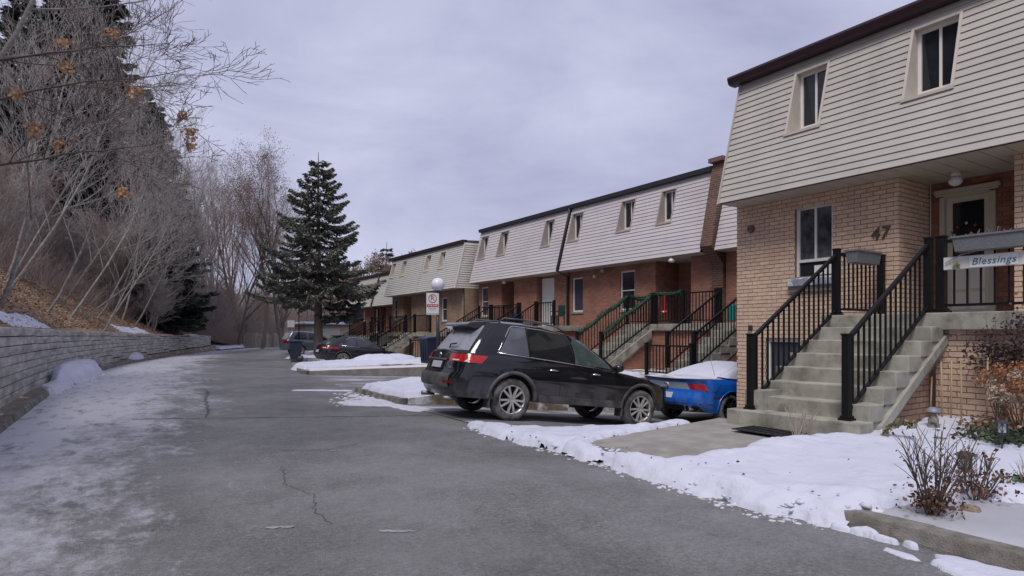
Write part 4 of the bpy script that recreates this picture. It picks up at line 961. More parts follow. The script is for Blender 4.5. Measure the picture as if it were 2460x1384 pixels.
# lights, doors, trim
c.patch(c.Sz, (.50, 1.02, .50, 1.05, .95, 1.085), .010, 'tail_light', MT['red'], nu=16)
c.patch(c.Sz, (.60, .78, .62, .80, .965, .99), .016, 'reversing_light', MT['clear'], nu=5, nv=2)
c.patch(c.Sz, (.90, .945, .93, .97, .955, 1.0), .016, 'reversing_light', MT['clear'], nu=4, nv=2)
c.patch(c.Sz, (.0, .72, .0, .72, .50, .72), .02, 'rear_bumper', MT['dustblack'], nu=14)
c.patch(c.Sz, (.55, .84, .55, .84, .575, .61), .026, 'reflector', MT['redD'], nu=5, nv=2)
c.patch(c.Sz, (.0, .30, .0, .30, .80, .95), .012, 'plate_recess', MT['under'], nu=4)
c.patch(c.Sz, (.0, .24, .0, .24, .815, .93), .017, 'licence_plate', MT['plate'], nu=3, nv=2)
c.patch(c.Sz, (.0, .42, .0, .42, .955, .985), .022, 'tailgate_handle', MT['dustblack'], nu=6, nv=2)
pr = c.Sz(0, 1.04); B().lathe([(.035, pr.x-.01), (.05, pr.x-.02), (.055, pr.x-.005)], (0, 0, pr.z), 'x', 20).build('emblem', MT['chrome'], suv, True)
q_ = c.Sz(.55, .83); text('model_badge', 'CX-9', .07, MT['chrome'], (q_.x-.008, -q_.y, q_.z), (R(90), 0, R(-90)), suv, .004)
for us_ in ([(1.455, .02), (1.455, .5), (1.45, 1)], [(c.ux(2.86), .0), (c.ux(2.88), .35), (c.ux(2.72), 1)], [(c.ux(3.72), .1), (c.ux(3.72), .5), (c.ux(3.75), 1)]):
    c.seam(c.S, us_, 'door_gap', MT['under'], .006, off=.0)
c.patch(c.Sz, (c.ux(1.70), c.ux(3.58), c.ux(1.72), c.ux(3.6), .37, .50), .012, 'sill_panel', MT['dustblack'], nu=20, nv=2)
for xh in (1.98, 3.0):
    c.seam(c.Sz, [(c.ux(xh-.10), .955), (c.ux(xh), .965), (c.ux(xh+.10), .955)], 'door_handle', MT['chrome'], .017, off=.03)
for sg in (1, -1):
    m_ = B(); m_.ball((3.36, sg*1.06, 1.13), .11, 14, .72); o_ = m_.build('mirror', blk, suv, True); B().bar((3.42, sg*.9, 1.06), (3.38, sg*1.0, 1.1), .05, .04).build('mirror_arm', MT['under'], o_)
    B().tube([(.95, sg*.58, 1.74), (1.05, sg*.59, 1.81), (1.6, sg*.60, 1.83), (2.15, sg*.595, 1.785), (2.4, sg*.59, 1.69)], .017, 8).build('roof_rail', MT['dustblack'], suv, True)
    for xa in P['axles']: B().box(xa-.50, xa-.47, sg*.72-.02 if sg < 0 else .72-.0, sg*.72+.0 if sg < 0 else .93, .2, .5) if False else None
for yy in (-.6, .6):
    B().bar((1.25, -yy if yy < 0 else -.6, 1.84), (1.25, .6, 1.84), .06, .025).build('roof_crossbar', MT['dustblack'], suv) if yy < 0 else B().bar((1.95, -.6, 1.83), (1.95, .6, 1.83), .06, .025).build('roof_crossbar', MT['dustblack'], suv)
B().prism([(.34, 1.60), (.40, 1.665), (.95, 1.765), (.95, 1.62), (.5, 1.55)], 'y', -.575, .575).build('spoiler', blk, suv, bev=.025)
B().tube([(.27, -.05, 1.17), (.22, -.22, 1.25), (.24, -.45, 1.27)], .012, 6).build('rear_wiper', MT['under'], suv)
for xa in P['axles']:
    for sg in (1, -1): B().box(xa-.455, xa-.435, min(sg*.70, sg*.93), max(sg*.70, sg*.93), .2, .46).build('mud_flap', MT['dustblack'], suv)
for sg in (1, -1): B().tube([(.05, sg*.55, .3), (.3, sg*.55, .31)], .04, 10).build('exhaust', MT['metalgrey'], suv, True)
fin(suv, 1.2)
# ---- the blue coupe with snow on it
P = dict(L=4.78, W=1.916, Lr=.5, axles=(1.13, 3.85), rw=.345, arch=.40, tw=.26, sill=.27, ends=.30,
 belt=[(-.2, .98), (.3, 1.0), (1.0, 1.0), (2.0, .95), (3.0, .93), (3.6, .92), (4.2, .84), (4.7, .70), (5, .6)],
 rear=[(.25, .22), (.4, .05), (.55, .0), (.68, .05), (.75, .09), (.9, .05), (1.0, .0), (1.1, .02)],
 front=[(.2, 4.7), (.4, 4.78), (.6, 4.74), (.8, 4.6)], wz=[(.25, .93), (.45, .97), (.62, .97), (.75, 1.0), (.9, .99), (1.0, .94)],
 gh=(.62, 3.5), rf=(1.75, 2.45), gw=.86, rwid=.60, gLf=1.0, tLf=.4, gLr=.35, tLr=.3, roof=[(1.4, 1.36), (2.0, 1.39), (2.5, 1.36), (3, 1.3)])
mus = carroot('coupe', 'bright blue coupe with snow on its roof, nose-in beside house 47', (11.6, 9.84, -.55), 0, 3.0, 1.13)
c = Car(mus, P); blue = paint('blue_car_paint', (.008, .105, .47), (.16, .18, .22), .25, .5); c.body(blue); c.wheels(MT['rimdark'], 10, .74); c.arches(blue, .03)
c.patch(c.G, (1.35, 2.0, 1.42, 1.95, .15, .88), .006, 'side_window', MT['carglass']); c.patch(c.G, (2.3, 3, 2.3, 3, .1, .92), .006, 'windscreen', MT['carglass'])
c.patch(c.G, (0, .9, 0, .9, .05, .95), .03, 'snow_cover', MT['snow'], nu=14); c.patch(c.G, (.8, 1.5, .8, 1.4, .12, .98), .025, 'snow_cover', MT['snow'], nu=14)
def rsnow(u, k):
    p = c.G(u, 1); e = 1-k; cx_ = min(max(p.x, 2.0), 2.2); return Vector((p.x+(cx_-p.x)*k, p.y*e, p.z+.03+.05*(1-e*e)))
V = []; F = []; ul = list(np.linspace(0, 2.2, 30)); kl = [-.04, 0, .1, .3, .6, 1]
for sg in (1, -1):
    o0 = len(V)
    for u in ul:
        for k in kl: p = rsnow(u, k); V.append((p.x, p.y*sg, p.z-(.05 if k < 0 else 0)+.012*float(vnoise(p.x*5, p.y*5, 4))))
    for i in range(len(ul)-1):
        for k in range(5): a_ = o0+i*6+k; F.append((a_, a_+1, a_+7, a_+6))
obj('snow_cover', V, F, MT['snow'], mus, True)
mdeck = c.patch(lambda u, k: (lambda p: Vector((p.x, p.y*(1-k), p.z+.06*(1-(1-k)**2))))(c.S(u, 1)), (.0, 1.12, .0, 1.12, .02, 1.0), .012, 'snow_cover', MT['slush'], nu=16)
for k in range(3): c.patch(c.Sz, (.68+k*.10, .765+k*.10, .64+k*.10, .725+k*.10, .765, .905), .012, 'tail_light', MT['red'], nu=3, nv=3)
c.patch(c.Sz, (.0, .64, .0, .60, .755, .915), .006, 'tail_panel', M('silver_blue_panel', (.30, .34, .42), .5, .1), nu=12)
c.patch(c.Sz, (.0, .24, .0, .24, .56, .68), .014, 'licence_plate', MT['plate'], nu=3, nv=2)
c.patch(c.Sz, (.0, .92, .0, .86, .30, .42), .012, 'diffuser', MT['under'], nu=8, nv=2)
for yy in (-.5, .5, -.62, .62): B().lathe([(.05, .0), (.055, .02), (.05, .2)], (.06, yy, .36), 'x', 14).build('exhaust', MT['chrome'], mus, True)
B().tube([(.95, -.62, 1.02), (.75, -.62, 1.45)], .004, 5).build('aerial', MT['under'], mus)
c.seam(c.S, [(c.ux(1.95), .05), (c.ux(1.9), 1)], 'door_gap', MT['under'], .006, off=0)
c.seam(c.Sz, [(.05, .735), (.3, .735), (.6, .735), (.9, .735), (1.0, .74), (1.06, .9)], 'bumper_gap', MT['under'], .006, off=.002)
c.seam(c.Sz, [(.05, .47), (.3, .47), (.6, .47), (.9, .47), (1.0, .46)], 'bumper_gap', MT['under'], .008, off=.002)
c.patch(c.Sz, (.0, .97, .0, .97, .955, .985), .03, 'boot_spoiler', MT['fascia'], nu=14, nv=2)
c.patch(c.Sz, (1.0, 1.10, 1.0, 1.10, .60, .63), .008, 'side_marker', MT['redD'], nu=3, nv=1)
pe = c.Sz(0, .835); B().lathe([(.03, pe.x-.02), (.065, pe.x-.025), (.07, pe.x-.008)], (0, 0, pe.z), 'x', 20).build('emblem', MT['chrome'], mus, True)
for sg in (1, -1): B().ball((2.75, sg*1.0, 1.02), .09, 12, .7).build('mirror', blue, mus, True)
fin(mus, 1.13)
# ---- the dark crossover farther down
P = dict(L=4.72, W=1.90, axles=(1.05, 3.85), rw=.36, arch=.42, tw=.24, sill=.32, ends=.32,
 belt=[(-.2, 1.0), (.4, 1.03), (1.5, 1.0), (2.6, .965), (3.4, .95), (3.9, .92), (4.4, .82), (4.9, .7)],
 rear=[(.3, .12), (.5, .0), (.7, .01), (.85, .06), (1.05, .12)], front=[(.3, 4.65), (.5, 4.72), (.7, 4.7), (.95, 4.5)],
 wz=[(.3, .94), (.5, .98), (.75, 1.0), (.95, .97), (1.05, .92)], gh=(.12, 3.65), rf=(.85, 2.4), gw=.88, rwid=.66, gLf=1.1, tLf=.45, gLr=.32, tLr=.3,
 roof=[(.6, 1.52), (1.2, 1.6), (1.9, 1.61), (2.5, 1.55), (3, 1.45)])
cv = carroot('crossover', 'dark crossover behind the snowy planter, chrome line round its side windows', (9.85, 31.3, -.19), 0, 5.0, 1.05)
c = Car(cv, P); dk = paint('charcoal_car_paint', (.018, .018, .024), (.1, .1, .11), .2); c.body(dk); c.wheels(MT['rim'], 10); c.arches(MT['dustblack'], .04)
c.patch(c.G, (1.22, 1.60, 1.34, 1.64, .13, .88), .006, 'rear_door_window', MT['glassblue']); c.patch(c.G, (1.63, 2.1, 1.67, 2.0, .13, .88), .006, 'front_door_window', MT['glassblue'])
c.patch(c.G, (2.34, 3, 2.28, 3, .08, .94), .006, 'windscreen', MT['carglass'], nu=14); c.patch(c.G, (0, .86, 0, .86, .1, .86), .008, 'rear_window', MT['carglassgreen'], nu=14)
c.seam(c.G, [(1.16, .12), (1.6, .10), (2.12, .10)], 'chrome_strip', MT['chrome'], .012); c.seam(c.G, [(1.16, .12), (1.30, .88), (1.6, .93), (2.0, .92), (2.12, .1)], 'chrome_strip', MT['chrome'], .012)
c.patch(c.Sz, (.4, 1.1, .5, 1.14, .86, .95), .010, 'tail_light', MT['red'], nu=12); c.patch(c.Sz, (.6, .9, .65, .9, .875, .915), .014, 'reversing_light', MT['clear'], nu=5, nv=2)
c.patch(c.Sz, (.0, .26, .0, .26, .66, .78), .014, 'licence_plate', MT['plate'], nu=3, nv=2)
for xh in (1.75, 2.75): c.seam(c.Sz, [(c.ux(xh-.1), .88), (c.ux(xh+.1), .885)], 'door_handle', MT['under'], .018, off=.02)
c.seam(c.S, [(c.ux(2.45), .0), (c.ux(2.5), .5), (c.ux(2.4), 1)], 'door_gap', MT['under'], .006, off=0)
for sg in (1, -1): B().ball((3.05, sg*1.04, 1.06), .10, 12, .7).build('mirror', MT['under'], cv, True)
B().prism([(.7, 1.5), (.86, 1.58), (1.1, 1.6), (1.1, 1.56), (.8, 1.5)], 'y', -.56, .56).build('spoiler', MT['fascia'], cv, bev=.015)
fin(cv, 1.05)
# ---- the grey-blue car behind the wheeled bin
P = dict(L=4.9, W=1.92, axles=(1.1, 3.95), rw=.38, arch=.45, tw=.24, sill=.38, ends=.36,
 belt=[(-.2, 1.08), (.4, 1.1), (2, 1.1), (3.4, 1.08), (3.9, 1.06), (4.5, .98), (5, .85)],
 rear=[(.3, .1), (.5, .0), (.75, .02), (1.1, .08)], front=[(.3, 4.85), (.6, 4.9), (1.0, 4.8)], wz=[(.3, .95), (.5, .98), (.8, 1.0), (1.0, .98), (1.1, .93)],
 gh=(.15, 3.8), rf=(.45, 2.7), gw=.9, rwid=.74, gLf=.9, tLf=.4, gLr=.25, tLr=.22, roof=[(.4, 1.7), (1.5, 1.75), (2.8, 1.68)])
tr = carroot('suv', 'grey-blue SUV half hidden by the far wheeled bin and the spruce trunk', (11.5, 45.9, -.1), 0, 3.0, 1.1)
c = Car(tr, P); c.body(paint('grey_blue_paint', (.07, .085, .11), (.16, .16, .17), .3)); c.wheels(MT['rim'], 8); c.arches(MT['dustblack'], .05)
c.patch(c.G, (1.1, 1.5, 1.15, 1.52, .12, .88), .006, 'rear_door_window', MT['carglass']); c.patch(c.G, (1.55, 2.05, 1.58, 2.0, .12, .88), .006, 'front_door_window', MT['carglass'])
c.patch(c.G, (0, .85, 0, .85, .1, .86), .008, 'rear_window', MT['frostglass']); c.patch(c.G, (2.3, 3, 2.3, 3, .1, .9), .006, 'windscreen', MT['carglass'])
c.patch(c.Sz, (.6, 1.05, .6, 1.05, .85, 1.05), .01, 'tail_light', MT['redD']); fin(tr, 1.1)
# ---------------------------------------------------------------- street furniture
lp = thing('lamp_post', 'dark lamp post with a white glass globe behind the black SUV', 'lamp post', (8.95, 18.04, .15))
# the pole stands on the low lawn edge between driveways
B().tube([(8.95, 18.04, -.3), (8.95, 18.04, 2.78)], [.055, .05], 12).build('pole', MT['navy'], lp, True)
B().lathe([(.05, 2.76), (.09, 2.78), (.10, 2.84), (.07, 2.86)], (8.95, 18.04, 0), 'z', 16).build('collar', MT['navy'], lp, True)
B().ball((8.95, 18.04, 3.05), .215, 28).build('globe', MT['lampglass'], lp, True)
ns = thing('parking_sign', 'white sign with a red ringed crossed-out letter on the globe lamp post', 'sign', (8.9, 17.9, 2.1))
ang = R(-12); ca_, sa_ = math.cos(ang), math.sin(ang)
th = R(-VIEW)
sgx = Vector((math.cos(th), math.sin(th), 0)); sgn_ = Vector((math.sin(-th)*-1, -math.cos(th), 0)); sgn_ = Vector((-math.sin(R(VIEW)), -math.cos(R(VIEW)), 0))
sc0 = Vector((8.95, 18.04, 2.43))+sgn_*.07-sgx*.16
def board(b, cx, cz, w2, h2, o0, o1):
    V = []
    for o in (o0, o1):
        for dx, dz in ((-w2, -h2), (w2, -h2), (w2, h2), (-w2, h2)): V.append(sc0+sgx*(cx+dx)+Vector((0, 0, cz+dz))+sgn_*o)
    return b.add(V, [(0, 1, 2, 3), (7, 6, 5, 4), (0, 4, 5, 1), (1, 5, 6, 2), (2, 6, 7, 3), (3, 7, 4, 0)])
msw = M('sign_white', (.62, .6, .6), .5, .04); msr = M('sign_red', (.36, .03, .05), .5, .1)
board(B(), 0, 0, .2, .35, 0, .006).build('plate', msw, ns)
ring = B(); P0 = []
for i in range(33):
    a = 2*math.pi*i/32; P0.append(sc0+sgn_*.009+sgx*math.cos(a)*.125+Vector((0, 0, .17+math.sin(a)*.125)))
ring.tube(P0, .011, 5, False); ring.build('ring', msr, ns)
text('sign_letter', 'R', .2, M('sign_black', (.03, .02, .025), .5), tuple(sc0+sgn_*.008+Vector((0, 0, .17))), (R(90), 0, R(-VIEW)), ns, .002)
board(B(), 0, -.06, .185, .045, .006, .009).build('red_band', msr, ns)
for k in range(4): board(B(), -.12+k*.08, -.06, .02+.008*(k % 2), .014, .009, .011).build('band_lettering', msw, ns)
for k in range(2): board(B(), 0, -.15-k*.045, .13-.03*k, .008, .006, .008).build('print_line', MT['metalgrey'], ns)
board(B(), 0, -.315, .19, .018, .006, .009).build('green_band', M('sign_green', (.25, .42, .4), .5), ns)
B().bar(sc0+sgx*.2+Vector((0, 0, .2)), sc0+sgx*.2+Vector((0, 0, .2))-sgn_*.06, .03, .03).build('clamp', MT['navy'], ns)
def wheelie(label, x, y, z, yaw, hgt=1.05):
    t_ = thing('wheeled_bin', label, 'bin', (x, y, z), 'blue wheeled recycling bins', local=True, rot=(0, 0, R(yaw)))
    mb = M('bin_navy', (.022, .03, .06), .5, .15, 5); mlid = M('bin_blue', (.012, .03, .11), .45, .1, 5)
    V = []; 
    for zz, hx, hyy in ((0.06, .24, .22), (hgt-.12, .30, .28), (hgt-.06, .32, .30)):
        V += [(-hx, -hyy, zz), (hx, -hyy, zz), (hx, hyy, zz), (-hx, hyy, zz)]
    F = [(3, 2, 1, 0)]+[(4*k+i, 4*k+(i+1) % 4, 4*k+4+(i+1) % 4, 4*k+4+i) for k in range(2) for i in range(4)]
    obj('body', V, F, mb, t_, bev=.02)
    B().prism([(-.36, hgt-.06), (.36, hgt-.06), (.34, hgt-.02), (.1, hgt+.03), (-.3, hgt)], 'y', -.32, .32).build('lid', mlid, t_, bev=.015)
    B().tube([(.38, -.22, hgt-.05), (.38, .22, hgt-.05)], .018, 8).build('handle', mlid, t_, True)
    for sg in (1, -1): B().lathe([(.02, -.03), (.12, -.03), (.12, .03), (.02, .03)], (.24, sg*.26, .12), 'y', 18).build('wheel', MT['tyre'], t_, True)
    for k in (-1, 0, 1): B().box(-.31, -.27, k*.12-.015, k*.12+.015, .15, hgt-.15).build('rib', mb, t_)
    return t_
wheelie('blue wheeled bin with a snowy lid standing beside the globe lamp post', 10.5, 21.9, -.22+.5, 10)
wheelie('dark blue wheeled bin standing before the spruce and the far grey-blue car', 8.75, 34.9, .02, -20)
fl_ = thing('lamp_post', 'slim black lantern post far off beside the spruce trunk', 'lamp post', (11.5, 45.05, 0))
B().tube([(11.5, 45.05, -.2), (11.5, 45.05, 2.95)], .04, 8).build('pole', MT['black'], fl_, True)
B().box(11.38, 11.62, 44.93, 45.17, 2.98, 3.28).build('lantern', M('lantern_glass', (.45, .44, .42), .3), fl_)
B().add([(11.32, 44.87, 3.28), (11.68, 44.87, 3.28), (11.68, 45.23, 3.28), (11.32, 45.23, 3.28), (11.5, 45.05, 3.45)], [(0, 1, 4), (1, 2, 4), (2, 3, 4), (3, 0, 4), (3, 2, 1, 0)]).box(11.42, 11.58, 44.97, 45.13, 2.9, 2.98).build('lantern_cap', MT['black'], fl_)
# garlands
mgar = M('garland_green', (.014, .042, .026), .8, .5, 22, island=.6)
def garland(label, path, seed):
    t_ = thing('garland', label, 'garland', path[0], 'green garlands on the stair railings'); r_ = random.Random(seed)
    P_ = [Vector(p) for p in path]; b = B(); b.tube(P_, .055, 6); b.build('core', mgar, t_)
    b = B()
    for i in range(len(P_)-1):
        L = (P_[i+1]-P_[i]).length
        for k in range(int(L/.0035)):
            p = P_[i].lerp(P_[i+1], r_.random()); d_ = Vector((r_.gauss(0, 1), r_.gauss(0, 1), r_.gauss(0, 1))).normalized()*(.09+.09*r_.random()); d_ += (P_[i+1]-P_[i]).normalized()*.03
            q = p+d_; n = d_.cross(Vector((r_.random(), r_.random(), r_.random()))).normalized()*.013; b.add([p-n, p+n, q], [(0, 1, 2)])
    b.build('needles', mgar, t_)
def sag(p, q, n=6, s=.05): p = Vector(p); q = Vector(q); return [p.lerp(q, i/n)-Vector((0, 0, s*math.sin(math.pi*i/n))) for i in range(n+1)]
zt_ = 1.0
garland('green garland wound along the near garland rail and across the porch front', sag((13.4, 15.2, 1.5), (14.3, 15.2, 2.05))+sag((14.4, 15.2, 2.1), (15.65, 15.2, 2.82))[1:]+sag((15.65, 15.0, 2.84), (15.65, 13.9, 2.84))[1:], 1)
garland('green garland wound along the farther stair rail towards the brick wall', sag((13.4, 16.42, 1.5), (14.5, 16.42, 2.15))+sag((14.6, 16.42, 2.2), (15.65, 16.42, 2.82))[1:]+sag((15.7, 16.42, 2.84), (16.8, 16.42, 2.82), 6, .1)[1:], 2)
bow = thing('red_bow', 'red bow with white trim hanging on the tall porch railing', 'bow', (15.6, 14.6, 2.2))
mred = M('bow_red', (.45, .015, .02), .5, .1)
for sg in (1, -1): B().ball((15.58, 14.6+sg*.07, 2.2), .065, 10, .75).build('loop', mred, bow, True)
B().ball((15.56, 14.6, 2.2), .035, 8).build('knot', MT['white'], bow, True); B().bar((15.6, 14.6, 2.25), (15.6, 14.6, 2.75), .05, .012).build('ribbon', mred, bow)
# toys and chair on the far porches
toy = thing('toy_cart', 'red and green plastic toy cart on the porch beside the house 47 corner', 'toy', (15.9, 11.7, 1.8))
B().box(15.75, 16.15, 11.42, 11.95, 1.88, 2.12).build('tub', mred, toy, bev=.03); mgr = M('toy_green', (.02, .22, .2), .5)
B().box(15.8, 16.1, 12.0, 12.3, 1.85, 2.35).build('bucket', mgr, toy, bev=.03)
for k in range(2): B().lathe([(.01, -.02), (.09, -.02), (.09, .02), (.01, .02)], (15.75, 11.55+k*.3, 1.89), 'x', 14).build('wheel', MT['tyre'], toy)
B().tube([(15.95, 11.5, 2.1), (15.9, 11.65, 2.45), (15.9, 11.85, 2.7)], .018, 6).build('push_handle', MT['metalgrey'], toy); B().ball((15.9, 11.9, 2.72), .07, 10).build('handle_grip', mred, toy, True)
ch = thing('garden_chair', 'dark green plastic chair behind the porch railing of the white door', 'chair', (16.2, 21.2, 1.8))
mch = M('chair_green', (.015, .05, .045), .5)
B().box(15.95, 16.4, 20.98, 21.42, 2.2, 2.24).build('seat', mch, ch, bev=.01); B().box(16.36, 16.42, 20.98, 21.42, 2.25, 2.7).build('backrest', mch, ch, bev=.02)
for px_ in (15.98, 16.37):
    for py_ in (21.0, 21.4): B().box(px_-.02, px_+.02, py_-.02, py_+.02, 1.8, 2.2).build('leg', mch, ch)
for py_ in (20.98, 21.42): B().bar((15.95, py_, 2.42), (16.4, py_, 2.42), .04, .03).build('armrest', mch, ch)
sb = thing('storage_bag', 'dark violet bag standing on the porch behind the SUV roof', 'bag', (16.1, 24.2, 1.8))
B().ball((16.1, 24.2, 2.15), .3, 14, 1.15).build('sack', M('violet_bag', (.03, .025, .08), .6, .2, 4), sb, True); B().ball((16.1, 24.2, 2.52), .06, 8).build('knot', M('violet_knot', (.03, .025, .08), .6), sb, True)
for i, (x, y, z, lab) in enumerate([(16.7, 15.3, BZ-.1, 'white round porch light over the door behind the garland railing'), (16.9, 26.6, BZ-.1, 'white round porch light in the recess behind the SUV roof')]):
    q = thing('porch_light', lab, 'light', (x, y, z)); B().ball((x, y, z-.05), .12, 14, .6).build('globe', MT['lampglass'], q, True); B().lathe([(.001, z+.05), (.07, z+.05), (.07, z), (.05, z)], (x, y, 0), 'z', 12).build('base', MT['white'], q)
# ---------------------------------------------------------------- snow
def sdist(X, Y, poly):
    P = np.array(poly, float); Q = np.roll(P, -1, 0); d = np.full(X.shape, 1e9); ins = np.zeros(X.shape, bool)
    for (x0, y0), (x1, y1) in zip(P, Q):
        ex, ey = x1-x0, y1-y0; t_ = np.clip(((X-x0)*ex+(Y-y0)*ey)/(ex*ex+ey*ey+1e-12), 0, 1)
        d = np.minimum(d, np.hypot(X-x0-t_*ex, Y-y0-t_*ey))
        ins ^= ((y0 > Y) != (y1 > Y)) & (X < (x1-x0)*(Y-y0)/(y1-y0+1e-12)+x0)
    return np.where(ins, d, -d)
def snow(name, label, poly, base, th, res=.05, edge=.14, lump=.05, jag=.12, jscale=4., seed=0, mat=None, rim=0., parent=None, rimw=.6):
    P = np.array(poly); x0, y0 = P.min(0)-.25; x1, y1 = P.max(0)+.25
    gx = np.arange(x0, x1, res); gy = np.arange(y0, y1, res); X, Y = np.meshgrid(gx, gy, indexing='ij')
    D = sdist(X, Y, poly)+(fbm(X*jscale, Y*jscale, seed, 4)-.5)*2*jag
    e = np.clip(D/edge, 0, 1); prof = np.sqrt(np.clip(1-(1-e)**2, 0, 1))
    bz = base(X, Y) if callable(base) else np.full(X.shape, base)
    amp = lump*(.25+.75*np.clip(1-np.maximum(D, 0)/rimw, 0, 1)) if rim else lump
    Z = bz+prof*(th+amp*(fbm(X*5, Y*5, seed+9, 4)-.45)*2+ (rim*np.clip(1-np.abs(D-edge)/rimw, 0, 1)*(fbm(X*3.3, Y*3.3, seed+5, 3))))
    Z = np.where(D <= 0, bz-.03, Z)
    keep = D > -res*1.5
    idx = -np.ones(X.shape, int); idx[keep] = np.arange(keep.sum())
    V = np.stack([X[keep], Y[keep], Z[keep]], 1)
    a = idx[:-1, :-1]; b_ = idx[1:, :-1]; c_ = idx[1:, 1:]; d_ = idx[:-1, 1:]
    ok = (a >= 0) & (b_ >= 0) & (c_ >= 0) & (d_ >= 0)
    Q = np.stack([a[ok], b_[ok], c_[ok], d_[ok]], 1)
    o = bigmesh(name, V, Q, mat or MT['snow'], parent, smooth=True, kind='stuff'); tag(o, label, 'snow'); return o
kz = lambda X, Y: np.interp(X, [4.3, 4.62, 4.85, 5.1, 6.0, 7.5, 9.7], [-.005, .0, .10, .13, .19, .24, .31])
nzs = 0
near_poly = [(4.80, 2.66), (4.63, 2.9), (4.55, 3.2), (4.60, 3.62), (4.57, 4.0), (4.66, 4.5), (4.70, 5.1), (4.74, 5.6), (4.74, 6.2), (4.76, 7.1), (4.78, 8.0), (4.88, 8.7), (5.35, 8.35), (6.0, 7.7), (6.9, 7.0), (7.5, 6.75),
  (7.5, 6.5), (6.6, 6.25), (5.4, 6.12), (4.98, 6.0), (4.97, 5.3), (5.0, 4.66), (5.4, 4.6), (6.0, 4.5), (6.7, 4.5), (7.4, 4.3), (8.0, 4.08), (9.55, 4.05), (9.70, 3.9), (9.70, .6), (6.3, .6), (6.1, 1.4), (5.75, 2.15), (5.35, 2.42), (5.1, 2.45)]
def nb(X, Y):
    z = kz(X, Y); side = np.where(X > 4.95, side_z(X, Y), np.interp(X, [4.5, 4.95], [-.005, .06])); z = np.where(Y > 6.15, side, z); return z
snow('snow_field', 'smooth white snow covering the garden of house 47 up to the kerb', near_poly, nb, .04, .03, .2, .035, .15, 3.0, 11, rim=.085, rimw=.5)
snow('snow_patch', 'oval snow patch on the asphalt nearest the camera', [(4.58, 2.23), (4.50, 2.2), (4.45, 2.05), (4.48, 1.96), (4.55, 2.02)], .0, .015, .015, .05, .01, .02, 9, 21)
snow('snow_patch', 'ragged snow drift against the kerb at the bottom right corner', [(4.70, 1.98), (4.5, 1.9), (4.40, 1.75), (4.35, 1.4), (4.4, .8), (4.8, .8), (4.78, 1.75)], .0, .03, .02, .08, .02, .05, 8, 22)
for k, (x, y, r_) in enumerate([(4.70, 2.60, .07), (4.72, 2.45, .10), (4.70, 2.28, .08), (4.72, 2.13, .05)]):
    snow('snow_lump', ('largest of the snow lumps', 'long snow lump', 'rounded snow lump', 'smallest of the snow lumps')[k]+' lying along the bare kerb, number %d from the snowy garden' % (k+1), [(x+math.cos(t_)*r_*.55, y+math.sin(t_)*r_*1.25) for t_ in np.linspace(0, 6.28, 9)[:-1]], .0, .05, .012, .05, .03, .03, 12, 30+k)
ip = [(4.97, 2.5), (5.3, 2.45), (5.75, 2.2), (6.1, 1.4), (6.3, .6), (4.97, .6)]
snow('ice_sheet', 'grey trodden ice on the path at the lower right', ip, lambda X, Y: kz(X, Y)+.004, .012, .05, .1, .006, .05, 3, 41, mat=MT['ice'])
mid = [(5.3, 12.35), (5.25, 13.5), (5.35, 15.1), (6.2, 15.3), (9, 15.35), (12.5, 15.35), (12.6, 12.5), (9, 12.35), (6.5, 12.25)]
snow('snow_field', 'lumpy snow on the strip between the two driveways behind the SUV', mid, lambda X, Y: np.interp(X-KR(Y), [.1, .2, 1.4, 2.8], [.06, .115, .2, .28]), .10, .06, .2, .05, .12, 3, 51, rim=.06)
snow('snow_patch', 'thin trampled snow on the road edge left of the SUV', [(4.75, 12.0), (4.3, 12.6), (4.25, 13.3), (4.85, 13.6), (5.2, 14.6), (5.25, 12.4), (5.4, 10.9), (5.0, 10.9)], .002, .02, .04, .3, .02, .2, 2.5, 52, mat=MT['slush'])
snow('snow_patch', 'thin white snow streak across the road before the second driveway', [(4.0, 16.7), (4.7, 16.2), (5.4, 15.6), (5.4, 15.95), (4.9, 16.5), (4.2, 16.95)], .002, .012, .04, .2, .01, .1, 2.5, 53)
bank = [(6.35, 24.2), (7.2, 24.4), (10, 24.55), (14, 24.6), (14, 27.3), (11.5, 27.4), (8.5, 27.3), (6.6, 27.0), (6.3, 25.4)]
snow('snow_bank', 'white snow bank on the planter in front of the dark crossover', bank, lambda X, Y: np.interp(X-KR(Y), [0, .2, 1.4, 2.8], [.05, .115, .16, .2]), .13, .07, .3, .03, .05, 2, 61, rim=.05)
snow('snow_heap', 'small rounded snow heap by the globe lamp and wheeled bin', [(10.4+math.cos(t_)*1.5, 26.2+math.sin(t_)*.8) for t_ in np.linspace(0, 6.28, 14)[:-1]], .30, .28, .08, 1.0, .03, .1, 1, 62)
snow('snow_strip', 'pinkish white snow on the slab beside the second driveway', [(6.3, 23.1), (16.5, 23.1), (16.5, 24.15), (6.5, 24.1)], lambda X, Y: np.interp(X-KR(Y), [0, .2, 2.8], [.06, .12, .135]), .03, .08, .1, .01, .05, 2, 63, mat=M('dusty_pink_snow', (.62, .6, .63), .7, .08, 4))
snow('snow_patch', 'snow round the foot of the spruce and the far bin', [(8.5, 35.7), (9.2, 35.6), (14, 36), (14, 41.5), (11, 41.5), (9, 37.5)], lambda X, Y: np.interp(X-KR(Y), [0, .2, 2.8], [.08, .12, .12]), .05, .1, .2, .04, .35, 1.2, 64)
snow('snow_verge', 'white snow along the far bend beyond the end of the wall', [(KL(58)+.2, 58), (KL(64)+.3, 64), (KL(72)+.6, 72), (KL(85), 85), (KL(85)-5, 85), (KL(72)-3.4, 72), (KL(62)-2, 62)], lambda X, Y: .12+np.clip(KL(Y)-X, 0, 4)*.1, .15, .15, .4, .08, .3, 1.2, 65)
